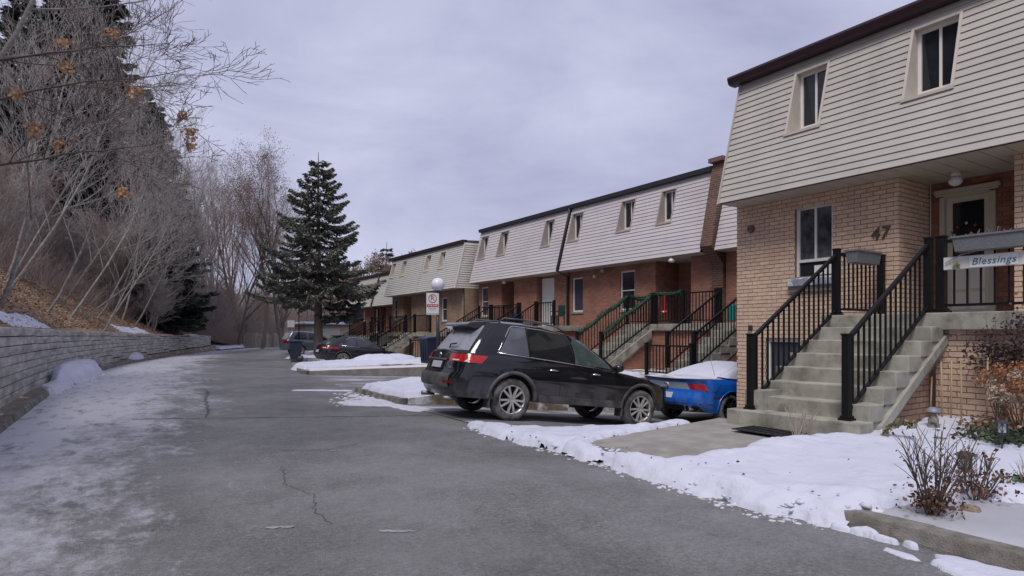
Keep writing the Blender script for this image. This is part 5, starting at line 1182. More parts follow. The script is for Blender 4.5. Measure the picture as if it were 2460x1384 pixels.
for k, (poly, h_, lab) in enumerate([([(-1.15, 20.9), (-.85, 21.2), (-.5, 23.5), (-.2, 26), (-.1, 28.5), (-.55, 29.6), (-1.25, 28), (-1.45, 25), (-1.4, 22.5)], .42, 'largest dirty snow heap against the left retaining wall'),
   ([(.9, 37), (1.6, 38), (1.9, 40.2), (1.5, 40.8), (.9, 39.6), (.5, 37.8)], .4, 'middle snow heap against the left retaining wall'), ([(3.0, 46), (3.9, 47.8), (4.2, 49.5), (3.6, 49.6), (2.8, 47.6)], .3, 'farthest of the three heaps against the left retaining wall')]):
    snow('snow_heap', lab, poly, lambda X, Y: np.where(X < KL(Y), .11, .0), h_, .07, .55, .10, .12, 2, 70+k)
snow('snow_patch', 'low slushy crumbs of snow on the kerb before the largest heap', [(-1.15, 18.6), (-.95, 18.6), (-.85, 20), (-.75, 21.6), (-1.15, 21.6), (-1.35, 20)], lambda X, Y: np.where(X < KL(Y), .11, .0), .07, .04, .15, .06, .14, 3, 75, mat=MT['slush'])
def wallcap(name, lab, y0, y1, wd, seed):
    ys_ = np.linspace(y0, y1, 12); poly = [(wx(y)-.14, y) for y in ys_]+[(wx(y)-.14-wd, y) for y in ys_[::-1]]
    snow(name, lab, poly, lambda X, Y: hill(X, Y), .05, .05, .1, .04, .15, 2.5, seed)
wallcap('snow_patch', 'snow patch on the leaf bank above the near wall end', 19.5, 25.5, .9, 81); wallcap('snow_patch', 'broken snow patch along the middle of the wall top', 38, 43.5, .8, 82); wallcap('snow_patch', 'snow patch on the far end of the wall top', 52.5, 57, .5, 83)
ph = (1+5**.5)/2; ico = np.array([(-1, ph, 0), (1, ph, 0), (-1, -ph, 0), (1, -ph, 0), (0, -1, ph), (0, 1, ph), (0, -1, -ph), (0, 1, -ph), (ph, 0, -1), (ph, 0, 1), (-ph, 0, -1), (-ph, 0, 1)])/1.9
icf = np.array([(0, 11, 5), (0, 5, 1), (0, 1, 7), (0, 7, 10), (0, 10, 11), (1, 5, 9), (5, 11, 4), (11, 10, 2), (10, 7, 6), (7, 1, 8), (3, 9, 4), (3, 4, 2), (3, 2, 6), (3, 6, 8), (3, 8, 9), (4, 9, 5), (2, 4, 11), (6, 2, 10), (8, 6, 7), (9, 8, 1)])
def crumbs(label, pts, smin, smax, mat, seed):
    r = np.random.default_rng(seed); V = []; F = []
    for k, (x, y, z) in enumerate(pts):
        s = smin+(smax-smin)*r.random()**2.5; v = ico*s*(.65+.7*r.random((12, 1)))*np.array([1, 1.5, .45]); a = r.random()*6.28; m = np.array([[math.cos(a), -math.sin(a), 0], [math.sin(a), math.cos(a), 0], [0, 0, 1]])
        V.append(v@m.T+np.array([x, y, z+s*.02])); F.append(icf+12*k)
    tag(bigmesh('snow_crumbs', np.concatenate(V), np.concatenate(F), mat, None, False, 'stuff'), label, 'snow')
re_ = np.random.default_rng(5); edge_ = [(4.80, 2.66), (4.63, 2.9), (4.55, 3.2), (4.60, 3.62), (4.57, 4.0), (4.66, 4.5), (4.70, 5.1), (4.74, 5.6), (4.74, 6.2), (4.76, 7.1), (4.78, 8.0), (4.88, 8.7)]
def along(poly, n, off, sd):
    P = np.array(poly); out = []
    for i in range(n):
        k = re_.integers(0, len(P)-1); p = P[k]+(P[k+1]-P[k])*re_.random(); out.append((p[0]+off+re_.normal(0, sd), p[1]+re_.normal(0, .05), 0))
    return out
crumbs('crumbled snow lumps scattered along the road edge of the near snow', along(edge_, 420, -.01, .06), .004, .032, MT['slush'], 1)
crumbs('broken snow chunks heaped on the near snow edge', [(x, y, float(nb(np.array(x), np.array(y)))+.035) for x, y, _ in along(edge_, 150, .16, .06)], .012, .045, MT['snow'], 2)
crumbs('snow crumbs scattered round the road edge left of the SUV', along([(4.4, 12.6), (4.5, 13.4), (5.0, 14.4), (5.1, 15.3)], 160, 0, .2), .01, .08, MT['slush'], 3)
crumbs('snow crumbs round the foot of the largest left heap', along([(-.9, 18.5), (-.7, 21), (-.3, 24), (.1, 28)], 160, 0, .15), .01, .08, MT['slush'], 4)
# ---------------------------------------------------------------- garden of number 47
def gz(x, y): return float(kz(np.array(x), np.array(y)))+.05
def stems(b, x, y, z, n, h, spread, r, seed, forks=2, lean=(0, 0)):
    r_ = random.Random(seed); tips = []
    for i in range(n):
        a = r_.random()*6.283; k = spread*(.3+.7*r_.random()); p = Vector((x+math.cos(a)*.05*r_.random(), y+math.sin(a)*.05*r_.random(), z-.05)); d_ = Vector((math.cos(a)*k+lean[0], math.sin(a)*k+lean[1], 1)).normalized(); L = h*(.55+.5*r_.random())
        path = [p]
        for s in range(4): d_ = (d_+Vector((r_.gauss(0, .1), r_.gauss(0, .1), .03))).normalized(); path.append(path[-1]+d_*L/4)
        b.tube(path, [r, r*.9, r*.8, r*.6, r*.35], 4, False); tips.append(path[-1])
        for f_ in range(forks):
            q = path[2+(f_ % 2)].lerp(path[3], r_.random()); e = (d_+Vector((r_.gauss(0, .5), r_.gauss(0, .5), .3))).normalized()*L*(.2+.25*r_.random()); b.tube([q, q+e*.5+Vector((0, 0, .01)), q+e], [r*.6, r*.5, r*.25], 3, False); tips.append(q+e)
    return tips
def leafs(b, pts, size, r_, flat=.3):
    for p in pts:
        d_ = Vector((r_.gauss(0, 1), r_.gauss(0, 1), r_.gauss(0, flat))).normalized()*size*(.6+.8*r_.random()); n = d_.cross(Vector((r_.gauss(0, 1), r_.gauss(0, 1), r_.gauss(0, 1)))).normalized()*d_.length*.38
        p = Vector(p); b.add([p, p+d_*.5+n, p+d_, p+d_*.5-n+Vector((0, 0, d_.length*.15))], [(0, 1, 2), (0, 2, 3)])
mstem = M('thorny_stem', (.085, .065, .055), .85, .3, 20); mdry = M('dry_brown_leaf', (.13, .07, .045), .9, .3, 12, island=.5); mstraw = M('pale_straw', (.34, .27, .18), .9, .2, 12)
mhyd = M('dried_hydrangea', (.30, .135, .06), .9, .25, 12, island=.5); mhydp = M('pale_dried_bloom', (.42, .34, .26), .9, .2, 12, island=.35); mgrn = M('winter_green_leaf', (.045, .065, .03), .8, .3, 12, island=.5)
x, y = 5.17, 2.18; z = gz(x, y)
t_ = thing('rose_bush', 'bare thorny bush with brown leaves at its foot beside the icy path', 'bush', (x, y, z)); b = B()
tp = stems(b, x, y, z, 24, .66, .62, .0055, 5, 5); b.build('stems', mstem, t_); r_ = random.Random(8); b = B()
leafs(b, [p for p in tp if r_.random() < .5], .022, r_); b.build('leaves', mdry, t_); b = B(); leafs(b, [(x+r_.gauss(0, .075), y+r_.gauss(0, .075), z+abs(r_.gauss(0, .1))) for i in range(380)], .034, r_, 1); b.build('dead_leaves', mdry, t_)
x, y = 5.75, 2.12; z = gz(x, y)
t_ = thing('dead_shrub', 'small dead shrub with brown leaves round the nearer garden lantern', 'bush', (x, y, z)); b = B(); tp = stems(b, x, y, z, 18, .40, .8, .005, 15, 3); b.build('stems', mstem, t_)
b = B(); leafs(b, tp+[(x+r_.gauss(0, .10), y+r_.gauss(0, .10), z+abs(r_.gauss(0, .07))) for i in range(230)], .032, r_, 1); b.build('leaves', mdry, t_)
def lantern(label, x, y, col):
    z = gz(x, y); t_ = thing('garden_lantern', label, 'garden light', (x, y, z), 'solar lanterns in the snowy garden'); mm = M('lantern_metal', col, .5, .2, 20)
    B().tube([(x, y, z-.1), (x, y, z+.15)], .009, 8).build('stake', mm, t_); B().lathe([(.02, z+.14), (.05, z+.145), (.05, z+.155)], (x, y, 0), 'z', 14).build('tray', mm, t_)
    for k in range(4):
        a = k*math.pi/2+.4; a2 = a+math.pi/2; p = lambda q, h: (x+math.cos(q)*.047, y+math.sin(q)*.047, z+h)
        B().bar(p(a, .15), p(a, .265), .006).build('bar', mm, t_); B().bar(p(a, .16), p(a2, .26), .004).bar(p(a2, .16), p(a, .26), .004).build('lattice', mm, t_)
    B().lathe([(.001, z+.16), (.036, z+.16), (.036, z+.262), (.001, z+.262)], (x, y, 0), 'z', 12).build('glass', M('clear_lantern_glass', (.4, .41, .42), .2, .1), t_)
    B().lathe([(.001, z+.295), (.03, z+.292), (.072, z+.268), (.072, z+.260), (.04, z+.258)], (x, y, 0), 'z', 16).build('cap', mm, t_)
lantern('bronze solar lantern with lattice sides by the dead shrub', 5.92, 2.26, (.07, .055, .04)); lantern('grey-blue solar lantern before the dried hydrangea', 7.85, 2.66, (.03, .035, .05))
x, y = 8.6, 3.62; z = gz(x, y)
t_ = thing('garden_statue', 'small grey garden figure holding a domed feeder in the snow', 'statue', (x, y, z)); ms_ = M('weathered_stone', (.22, .2, .18), .9, .5, 25, .6, 60)
B().lathe([(.001, z-.04), (.075, z-.04), (.07, z+.02), (.055, z+.06), (.06, z+.10), (.045, z+.14), (.03, z+.16), (.035, z+.19), (.02, z+.215), (.001, z+.22)], (x, y, 0), 'z', 18).build('figure', ms_, t_, True)
B().lathe([(.085, z+.20), (.08, z+.225), (.05, z+.25), (.001, z+.262)], (x, y, 0), 'z', 18).build('dome', M('blue_grey_glaze', (.2, .22, .26), .4, .2, 10), t_, True)
for sg in (1, -1): B().tube([(x+sg*.04, y, z+.13), (x-.02+sg*.06, y-.02, z+.09), (x-.03+sg*.02, y-.05, z+.07)], .014, 6).build('arm', ms_, t_, True)
for k, px_ in enumerate((4.02, 3.86, 3.75, 3.62, 3.34)):
    xx = 9.45-.02*k; z = gz(xx, px_); hgt = (.55, .76, .79, .79, .84)[k]
    t_ = tag(B().tube([(xx, px_, z-.1), (xx-.02*((k % 3)-1), px_+.015*((k % 2)*2-1), z+hgt)], .011, 8).build('bamboo_stake', M('bamboo', (.38, .28, .17), .7, .2, 30), None, True), ('shortest bamboo stake standing beside the stair edge', 'second bamboo stake from the near stairs', 'third bamboo stake from the near stairs', 'fourth bamboo stake from the stairs, right behind the statue', 'tallest bamboo stake standing next to the dried hydrangea')[k], 'stake', 'bamboo stakes by the porch wall')
x, y = 8.95, 2.85; z = gz(x, y)
t_ = thing('hydrangea', 'dried hydrangea with rust-brown and pale flower heads against the porch wall', 'bush', (x, y, z)); b = B(); tp = stems(b, x, y, z, 46, .80, .55, .005, 25, 1); b.build('stems', M('hydrangea_stem', (.2, .1, .06), .9, .3, 15), t_)
r_ = random.Random(4)
for k, p in enumerate(tp[::2]):
    if p.z < z+.38: continue
    b = B(); rad = .075+.03*r_.random(); pts = []
    for i in range(110):
        d_ = Vector((r_.gauss(0, 1), r_.gauss(0, 1), r_.gauss(0, .8)+.3)).normalized()*rad*(.6+.4*r_.random()); pts.append(p+d_)
    leafs(b, pts, .028, r_, 1); b.build('flower_head', mhydp if (p.z < z+.66 and r_.random() < .6) else mhyd, t_, kind='stuff')
x, y = 8.35, 2.78; z = gz(x, y)
t_ = thing('low_evergreen', 'low green leafy plant at the foot of the grey-blue lantern', 'plant', (x, y, z)); b = B(); leafs(b, [(x+r_.gauss(0, .16), y+r_.gauss(0, .2), z+abs(r_.gauss(0, .05))) for i in range(700)], .055, r_, .6); b.build('leaves', mgrn, t_)
x, y = 8.95, 3.15; z = gz(x, y)
t_ = thing('withered_plant', 'withered pale brown plant half buried in snow left of the hydrangea', 'plant', (x, y, z)); b = B(); leafs(b, [(x+r_.gauss(0, .14), y+r_.gauss(0, .16), z+abs(r_.gauss(0, .07))) for i in range(420)], .05, r_, 1); b.build('leaves', M('withered_leaf', (.27, .17, .11), .9, .3, 12, island=.5), t_)
x, y = 9.5, 3.25; z = .3
t_ = thing('climbing_shrub', 'dark purplish climbing shrub on the brick under the porch edge', 'bush', (x, y, z)); b = B(); tp = stems(b, x+.05, y, z, 14, 1.35, .22, .006, 35, 4); b.build('stems', mstem, t_)
b = B(); leafs(b, [(9.48+r_.gauss(0, .07), 3.2+r_.gauss(0, .20), 1.22+r_.gauss(0, .13)) for i in range(950)]+[(9.5+r_.gauss(0, .05), 3.0+r_.gauss(0, .12), 1.55+r_.gauss(0, .15)) for i in range(200)]+tp, .045, r_, 1); b.build('leaves', M('purple_brown_leaf', (.07, .045, .05), .85, .3, 15, island=.5), t_)
x, y = 7.0, 4.42; z = gz(x, y)
t_ = thing('twig_plant', 'bare straw-coloured twiggy plant standing before the near steps', 'plant', (x, y, z)); b = B(); stems(b, x, y, z, 16, .40, .6, .006, 45, 3); b.build('stems', M('straw_twig', (.36, .32, .26), .9, .2, 20), t_)
x, y = 7.7, 3.35; z = gz(x, y)
t_ = thing('bent_plant', 'bent dead plant with drooping yellow-grey leaves in mid garden', 'plant', (x, y, z)); b = B(); path = [(x, y, z-.04), (x-.02, y+.06, z+.15), (x-.06, y+.14, z+.2), (x-.1, y+.26, z+.16), (x-.12, y+.36, z+.05)]; b.tube(path, [.006, .006, .005, .004, .003], 4); b.build('stem', mstraw, t_)
b = B(); leafs(b, [Vector(path[1+i % 3]).lerp(Vector(path[2+i % 3]), r_.random())+Vector((0, 0, -.02*r_.random())) for i in range(110)], .06, r_, .9); b.build('leaves', M('yellow_grey_leaf', (.22, .2, .12), .9, .3, 15, island=.4), t_)
for k, (x, y, n, h_, lab) in enumerate([(6.45, 1.98, 26, .30, 'tuft of dry stems and green leaves at the right edge of the garden'), (6.25, 2.28, 5, .34, 'few thin dry stalks between the lantern and the right edge')]):
    z = gz(x, y); t_ = thing('dry_tuft', lab, 'plant', (x, y, z)); b = B(); stems(b, x, y, z, n, h_, .35, .0035, 60+k, 1); b.build('stems', mstraw if k == 0 else mstem, t_)
    if k == 0: b = B(); leafs(b, [(x+r_.gauss(0, .10), y+r_.gauss(0, .12), z+abs(r_.gauss(0, .025))) for i in range(260)], .035, r_, .5); b.build('leaves', mgrn, t_)
mrock = M('garden_rock', (.23, .18, .14), .9, .3, 14, .5, 40)
for k, (x, y, s_, lab) in enumerate([(5.45, 2.04, .045, 'brown rock showing through snow beside the thorny bush'), (6.5, 2.5, .045, 'reddish rock behind the nearer lantern'), (8.0, 3.3, .05, 'flat stone beside the bent plant')]):
    z = gz(x, y)-.015; b = B(); n_ = 9; V = []
    for j in range(4):
        for i in range(n_): a = i/n_*6.283; q = s_*(1, .95, .65, .25)[j]*(.75+.5*hash((k, i, j)) % 97/97*.5+.2*random.random()); V.append((x+math.cos(a)*q, y+math.sin(a)*q*1.5, z+(-.03, .0, .016, .022)[j]))
    F = [(j*n_+i, j*n_+(i+1) % n_, (j+1)*n_+(i+1) % n_, (j+1)*n_+i) for j in range(3) for i in range(n_)]+[tuple(range(3*n_, 4*n_))]
    tag(obj('rock', V, F, mrock, None, True), lab, 'rock', 'rocks in the snowy garden')
b = B(); r_ = random.Random(12)
sp = [(4.9+r_.random()*.5, 3.2+r_.random()*1.2) for i in range(9)]+[(4.75+r_.random()*.25, 2.7+r_.random()*5) for i in range(22)]+[(5.1+r_.random()*1.3, 2.0+r_.random()*.6) for i in range(45)]+[(5.5+r_.random()*4, 2.2+r_.random()*2) for i in range(10)]
leafs(b, [(x, y, float(nb(np.array(x), np.array(y)))+.075+.02*r_.random()) for x, y in sp], .032, r_, .3)
tag(b.build('leaf_litter', mdry, None, kind='stuff'), 'scattered dead brown leaves on the garden snow', 'leaves')
# ---------------------------------------------------------------- trees
def segmesh(S, n=3):
    """S rows p0(3) p1(3) r0 r1 -> prisms"""
    S = np.asarray(S, float); p, q, r0, r1 = S[:, 0:3], S[:, 3:6], S[:, 6:7], S[:, 7:8]
    d = q-p; d /= np.linalg.norm(d, axis=1)[:, None]+1e-9
    ref = np.where(np.abs(d[:, 2:3]) > .9, np.array([[1., 0, 0]]), np.array([[0, 0, 1.]])); u = np.cross(d, ref); u /= np.linalg.norm(u, axis=1)[:, None]+1e-9; v = np.cross(d, u)
    V = []
    for base, r in ((p, r0), (q, r1)):
        for k in range(n): a = 2*math.pi*k/n; V.append(base+r*(math.cos(a)*u+math.sin(a)*v))
    V = np.stack(V, 1).reshape(-1, 3); o = (np.arange(len(S))*2*n)[:, None]
    Q = np.concatenate([o+np.array([[k, (k+1) % n, n+(k+1) % n, n+k]]) for k in range(n)], 0)
    return V, Q
def grow(seed, H, r0, lean=(0, 0), levels=4, kids=(9, 7, 6, 5), up=.06, spread=.75, first=.25, ratio=(.52, .5, .5, .45), wob=.10, stemn=1):
    r_ = random.Random(seed); lo, hi = [], []; tips = []
    def br(p, d, L, r, lv):
        n = (9, 6, 5, 4, 3)[min(lv, 4)]; pts = [p]; dd = Vector(d)
        for i in range(n):
            dd = (dd+Vector((r_.gauss(0, wob), r_.gauss(0, wob), r_.gauss(0, wob)*.6+up*(1 if lv else .4)))).normalized(); pts.append(pts[-1]+dd*L/n)
        for i in range(n):
            ra, rb = r*(1-.8*i/n), r*(1-.8*(i+1)/n); (lo if lv < 2 else hi).append((*pts[i], *pts[i+1], max(ra, .0055), max(rb, .004)))
        if lv >= levels: tips.append(pts[-1]); return
        nk = kids[min(lv, len(kids)-1)]
        for k in range(nk):
            f = (first if lv == 0 else .2)+(1-(first if lv == 0 else .2))*(k+r_.random())/nk; i = min(n-1, int(f*n)); q = pts[i].lerp(pts[i+1], f*n-i)
            ax = (pts[i+1]-pts[i]).normalized(); a = r_.random()*6.283; u = ax.orthogonal().normalized(); v = ax.cross(u); sd = u*math.cos(a)+v*math.sin(a)
            k_ = spread*(.7+.6*r_.random()); nd = (ax+sd*k_).normalized(); br(q, nd, L*ratio[min(lv, 3)]*(1.15-.55*f)*(.7+.6*r_.random()), r*(1-.75*f)*.55, lv+1)
    for s in range(stemn):
        a = r_.random()*6.283; br(Vector((r_.gauss(0, .12), r_.gauss(0, .12), -.3)) if s else Vector((0, 0, -.3)), Vector((lean[0]+(.14*math.cos(a) if s else 0), lean[1]+(.14*math.sin(a) if s else 0), 1)).normalized(), H*(1 if s == 0 else .75+.2*r_.random()), r0*(1 if s == 0 else .75), 0)
    return lo, hi, tips
def treemesh(name, V, Q, mat, smooth=False):
    o = bigmesh(name, V, Q, mat, None, smooth); me = o.data; bpy.data.objects.remove(o); return me
mbark = M('grey_bark', (.25, .235, .215), .95, .5, 9, .8, 30); mtwig = M('grey_twig_bark', (.36, .33, .32), .95, .25, 4); mtwigb = M('brown_twig_bark', (.33, .26, .235), .95, .25, 4); mbarkd = M('dark_bark', (.14, .115, .10), .95, .3, 5, .5, 30)
def bare(seed, H, r0, **k):
    cm = k.pop('twig', mtwig); bm = k.pop('bark', mbark); lo, hi, tips = grow(seed, H, r0, **k)
    return treemesh('trunk', *segmesh(lo, 7), bm, True), treemesh('crown', *segmesh(hi, 3), cm), tips
SAP = [bare(101+i, h_, r_0, lean=ln, kids=kd, levels=4, spread=.62, up=.05, first=.28, wob=.085) for i, (h_, r_0, ln, kd) in enumerate([
   (9.4, .06, (.55, -.08), (13, 6, 4, 3)), (8.2, .046, (.65, .05), (12, 6, 4, 3)), (10, .07, (.45, .0), (13, 7, 4, 3)), (7.0, .036, (.8, -.1), (11, 6, 4, 3))])]
TALL = [bare(131+i, h_, r_0, lean=(.06, .02), kids=(16, 8, 5, 4), levels=4, spread=.62, up=.07, first=.15, twig=mtwigb, bark=mbarkd) for i, (h_, r_0) in enumerate([(13, .17), (15, .2)])]
BUSH = [bare(151+i, h_, .032, lean=(.2, 0), kids=(11, 8, 6), levels=3, spread=.7, up=.05, first=.12, stemn=9, twig=tw, bark=mtwig) for i, (h_, tw) in enumerate([(4.4, mtwigb), (3.4, mtwig)])]
def plant_tree(tr, name, label, cat, x, y, z, s=1, rot=0, group=None):
    t_ = thing(name, label, cat, (x, y, z), group, local=True, rot=(0, 0, rot)); t_.scale = (s, s, s)
    for nm, me in zip(('trunk', 'crown'), tr[:2]): inst(nm, me, (0, 0, 0), t_)
    return t_
gb = 'bare trees on the leaf-covered bank'
def hz(x, y): return float(hill(np.array(x), np.array(y)))
def where(x, y):      # rough words for where a bank tree stands
    return x, y
SPOT = [ # x, y, kind, scale, turn, label
 (-2.6, 23.5, 2, 1.0, .0, 'stout grey leaning trunk at the left picture edge'), (-2.9, 27.5, 0, 1.0, .2, 'leaning bare tree second from the left picture edge'),
 (-1.9, 29.0, 1, 1.05, -.2, 'bare tree leaning over the largest snow heap'), (-3.4, 33.0, 2, 1.0, .3, 'bare tree high on the bank, left of the conifers'),
 (-1.3, 32.5, 0, .95, .0, 'thin bare tree leaning toward the road above the wall'), (-.9, 35.0, 3, 1.1, .1, 'strongly bent sapling arching over the leaf bank'),
 (-.4, 37.5, 1, 1.1, .2, 'pale sapling before the tallest dark conifer'),
 (.2, 40.5, 0, 1.1, -.1, 'first of the close pale trunks right of the conifers'), (.8, 42.0, 2, .9, .1, 'second of the close pale trunks right of the conifers'),
 (1.4, 43.5, 1, 1.2, .0, 'third of the close pale trunks right of the conifers'), (1.2, 47.0, 0, 1.1, .25, 'fourth pale trunk, farther down the bank'),
 (2.6, 48.5, 3, 1.2, -.2, 'bent sapling near the far third of the wall'), (3.4, 51.0, 1, 1.1, .0, 'slender tree rising behind the far wall top'),
 (4.3, 54.0, 0, .95, .2, 'bare tree by the far end of the wall'), (-4.5, 40.0, 2, 1.1, .1, 'bare tree highest on the bank at far left')]
SPOT += [(-.2, 33.2, 1, .9, .5, 'slim bare sapling leaning out just behind the largest snow heap'), (-1.7, 35.4, 0, .9, -.4, 'bare sapling rooted midway up the leaf bank'), (.5, 44.6, 2, 1.0, -.5, 'pale bare tree in the close group, set back from the wall'),
 (2.2, 45.6, 0, .95, .6, 'bare sapling bowing over the middle of the wall'), (3.9, 56.2, 2, .9, -.3, 'bare tree beside the young conifer end of the wall'), (-3.2, 30.0, 1, 1.1, .4, 'bare tree crown filling the far left edge of the picture')]
for x, y, k, s, rt, lab in SPOT:
    s *= float(np.interp(y, [30, 40, 48, 56], [1, .92, .72, .62]))
    plant_tree(SAP[k], 'bare_tree', lab, 'tree', x, y, hz(x, y), s, rt, gb)
for i, (x, y, k, s, rt, lab) in enumerate([(5.5, 60, 0, .85, .3, 'brown bare tree first to the right of the bank conifers'), (7.5, 64, 1, .95, 1.2, 'brown bare tree second to the right of the bank conifers'), (9.5, 70, 0, 1.1, 2.0, 'brown bare tree behind the wall end'),
   (11.0, 66, 1, .8, 3.1, 'brown bare tree left of the tall clustered-leaf tree'), (17, 74, 0, 1.2, 4.2, 'brown bare tree behind the far lantern post'), (20.5, 78, 1, 1.0, 5.2, 'brown bare tree right behind the spruce'), (4.2, 62, 1, .8, 5.0, 'brown bare tree closest to the bank conifers'), (8.6, 66.5, 0, .85, 4.0, 'brown bare tree behind the wall end, half hidden by others'), (12.4, 74, 1, 1.0, 1.7, 'brown bare tree between wall end and lantern post'), (15.8, 69, 0, .75, .4, 'low brown bare tree left of the lantern post'), (6, 72, 1, 1.2, .9, 'tall far bare tree in the gap after the conifers'), (14, 84, 0, 1.3, 2.6, 'farthest bare tree in the gap before the spruce')]):
    plant_tree(TALL[k], 'bare_tree', lab, 'tree', x, y, hz(x, y) if x < wx(y) else 0, s, rt, 'brown bare trees at the bend')
bl = [(-5.0, 34, ''), (-4.2, 38, ''), (-3.0, 42, ''), (-1.6, 44, ''), (.4, 46.5, ''), (2.6, 46.2, ''), (3.6, 50, ''), (4.6, 53, ''), (5.4, 55.5, ''), (6.2, 58.5, ''), (7.6, 61, ''), (8.8, 64, ''), (10.4, 67, ''), (12.2, 70, ''), (14, 73.5, ''), (16.5, 77, ''), (3.0, 57, ''), (4.6, 60, '')]
for i, (x, y, _) in enumerate(bl):
    plant_tree(BUSH[i % 2], 'bare_shrub', 'tangled bare shrub growing along the bank behind the wall and round the bend', 'shrub', x, y, hz(x, y) if x < wx(y) else .1, 1.0+.35*((i*7) % 5)/5, i*1.3, 'tangled shrubs along the bank')
# the overhanging maple with its last orange leaves
mp_ = bare(177, 10.5, .17, lean=(.30, -.05), kids=(11, 6, 4, 3), levels=4, spread=.9, up=.03, first=.2, ratio=(.66, .52, .5, .45))
MX, MY = -3.0, 17.6; mpt = plant_tree(mp_, 'maple_tree', 'overhanging bare maple at the upper left with a few orange leaves', 'tree', MX, MY, hz(MX, MY), 1, 0)
for k, (p0, ln, L_) in enumerate([((-2.0, 17.4, 6.8), (2.2, -1.1), 4.2), ((-2.1, 17.5, 5.4), (4.2, -2.2), 3.9), ((-2.0, 17.5, 7.7), (4.5, -1.8), 3.6)]):
    lo_, hi_, tp_ = grow(300+k, L_, .032, lean=ln, kids=(11, 6, 4), levels=3, spread=.7, up=.05, first=.05, ratio=(.55, .5, .45, .4), wob=.16); Vl, Ql = segmesh(lo_+hi_, 4)
    o0 = Vector(p0)-Vector((MX, MY, hz(MX, MY))); inst('limb', treemesh('limb', Vl+np.array(o0), Ql, mbarkd), (0, 0, 0), mpt); mp_[2].extend([o0+q for q in tp_])
wants = [(333, 215), (445, 278), (453, 312), (455, 342), (55, 215), (90, 350), (75, 365), (120, 405), (145, 510), (265, 418), (157, 95), (140, 150), (260, 78), (10, 120)]
thv = R(VIEW); tpw = [Vector((MX, MY, hz(MX, MY)))+p for p in mp_[2]]
def proj(p):
    xc = math.cos(thv)*p.x-math.sin(thv)*p.y; yc = math.sin(thv)*p.x+math.cos(thv)*p.y; return 1230+1500*xc/yc, 800-1500*(p.z-1.5)/yc
mor = M('orange_maple_leaf', (.37, .22, .13), .85, .3, 8, island=.35); r_ = random.Random(3); pj_ = [proj(p) for p in tpw]
for wx_, wy_ in wants:
    k = min(range(len(tpw)), key=lambda i: (pj_[i][0]-wx_)**2+(pj_[i][1]-wy_)**2); p = tpw[k]-Vector((MX, MY, hz(MX, MY))); b = B()
    for j in range(7):
        for q in range(5):
            a = q/5*6.283+j; d_ = Vector((math.cos(a)*.085, r_.gauss(0, .03), math.sin(a)*.085-.02)); c_ = p+Vector((r_.gauss(0, .05), r_.gauss(0, .05), -.06+r_.gauss(0, .05))); n_ = Vector((-math.sin(a), 0, math.cos(a)))*.03; b.add([c_-n_*.3, c_+d_*.6+n_, c_+d_, c_+d_*.6-n_], [(0, 1, 2, 3)])
    b.build('leaf_cluster', mor, mpt, kind='stuff')
# conifers
mneed = M('spruce_needles', (.145, .155, .125), .8, .3, 1.5, island=.55); mneedb = M('blue_spruce_needles', (.085, .10, .10), .8, .3, 1.5, island=.5); mneedd = M('dark_conifer_needles', (.04, .052, .043), .85, .3, 1.0, island=.5)
def conifer(seed, H, Rb, z0, mat, n_wh, dens, card, droop=.25, taper=1.0, gap=.0, tip=.3):
    r = np.random.default_rng(seed); lo = []; Vs = []
    lo += [(0, 0, H*i/14-.3*(i == 0), 0, 0, H*(i+1)/14, .022*H*(1-i/14)+.02, .022*H*(1-(i+1)/14)+.015) for i in range(14)]
    for w_ in range(n_wh):
        f = (w_+r.random()*.6)/n_wh; z = z0+(H-z0-.25)*f; nb_ = int(5+4*(1-f)+r.integers(0, 2)); 
        for k in range(nb_):
            a = 2*math.pi*(k+r.random()*.7)/nb_+w_*.7; L = (Rb*(1-f)**taper*(.68+.5*r.random())+tip*.6); 
            if r.random() < gap: L *= .45
            rise = .30*f-.16; pts = []
            for i in range(8):
                s = i/7; pts.append((math.cos(a)*L*s, math.sin(a)*L*s, z+L*(rise*s-droop*math.sin(s*2.2)*.55+droop*.55*s*s*.75)))
            pts = np.array(pts)
            for i in range(7): lo.append((*pts[i], *pts[i+1], .012+.02*(1-i/7)*L/3, .010+.02*(1-(i+1)/7)*L/3))
            m = max(6, int(L*dens)); s = .12+.88*r.random(m)**.75; i = np.minimum((s*7).astype(int), 6); fr_ = s*7-i; c = pts[i]*(1-fr_[:, None])+pts[i+1]*fr_[:, None]
            d = np.array([math.cos(a), math.sin(a), 0]); sd = np.array([-math.sin(a), math.cos(a), 0]); side = r.choice([-1, 1], m)[:, None]
            wdt = (1-s)[:, None]*L*.30+.10; off = r.random((m, 1))*wdt; c = c+sd*side*off+d*off*.35; c[:, 2] -= off[:, 0]*(.25+.35*r.random(m))+.04*r.random(m)
            dirv = d*(.6+.3*r.random((m, 1)))+sd*side*(.35+.5*r.random((m, 1)))+np.array([0, 0, 1.])*(r.normal(-.28, .22, (m, 1))); dirv /= np.linalg.norm(dirv, axis=1)[:, None]
            ln = card*(.6+.8*r.random((m, 1))); nn = np.cross(dirv, r.normal(0, 1, (m, 3))); nn /= np.linalg.norm(nn, axis=1)[:, None]; nn *= ln*.22
            Vs.append(np.stack([c, c+dirv*ln*.45+nn, c+dirv*ln, c+dirv*ln*.45-nn], 1).reshape(-1, 3))
    V = np.concatenate(Vs); Q = np.arange(len(V)).reshape(-1, 4)
    return treemesh('trunk', *segmesh(lo, 6), mbarkd if mat is not mneed else M('spruce_bark', (.19, .14, .115), .95, .3, 4, .6, 20), True), treemesh('crown', V, Q, mat)
spr = conifer(5, 12.4, 3.6, 3.9, mneed, 21, 200, .19, .42, .76, .34)
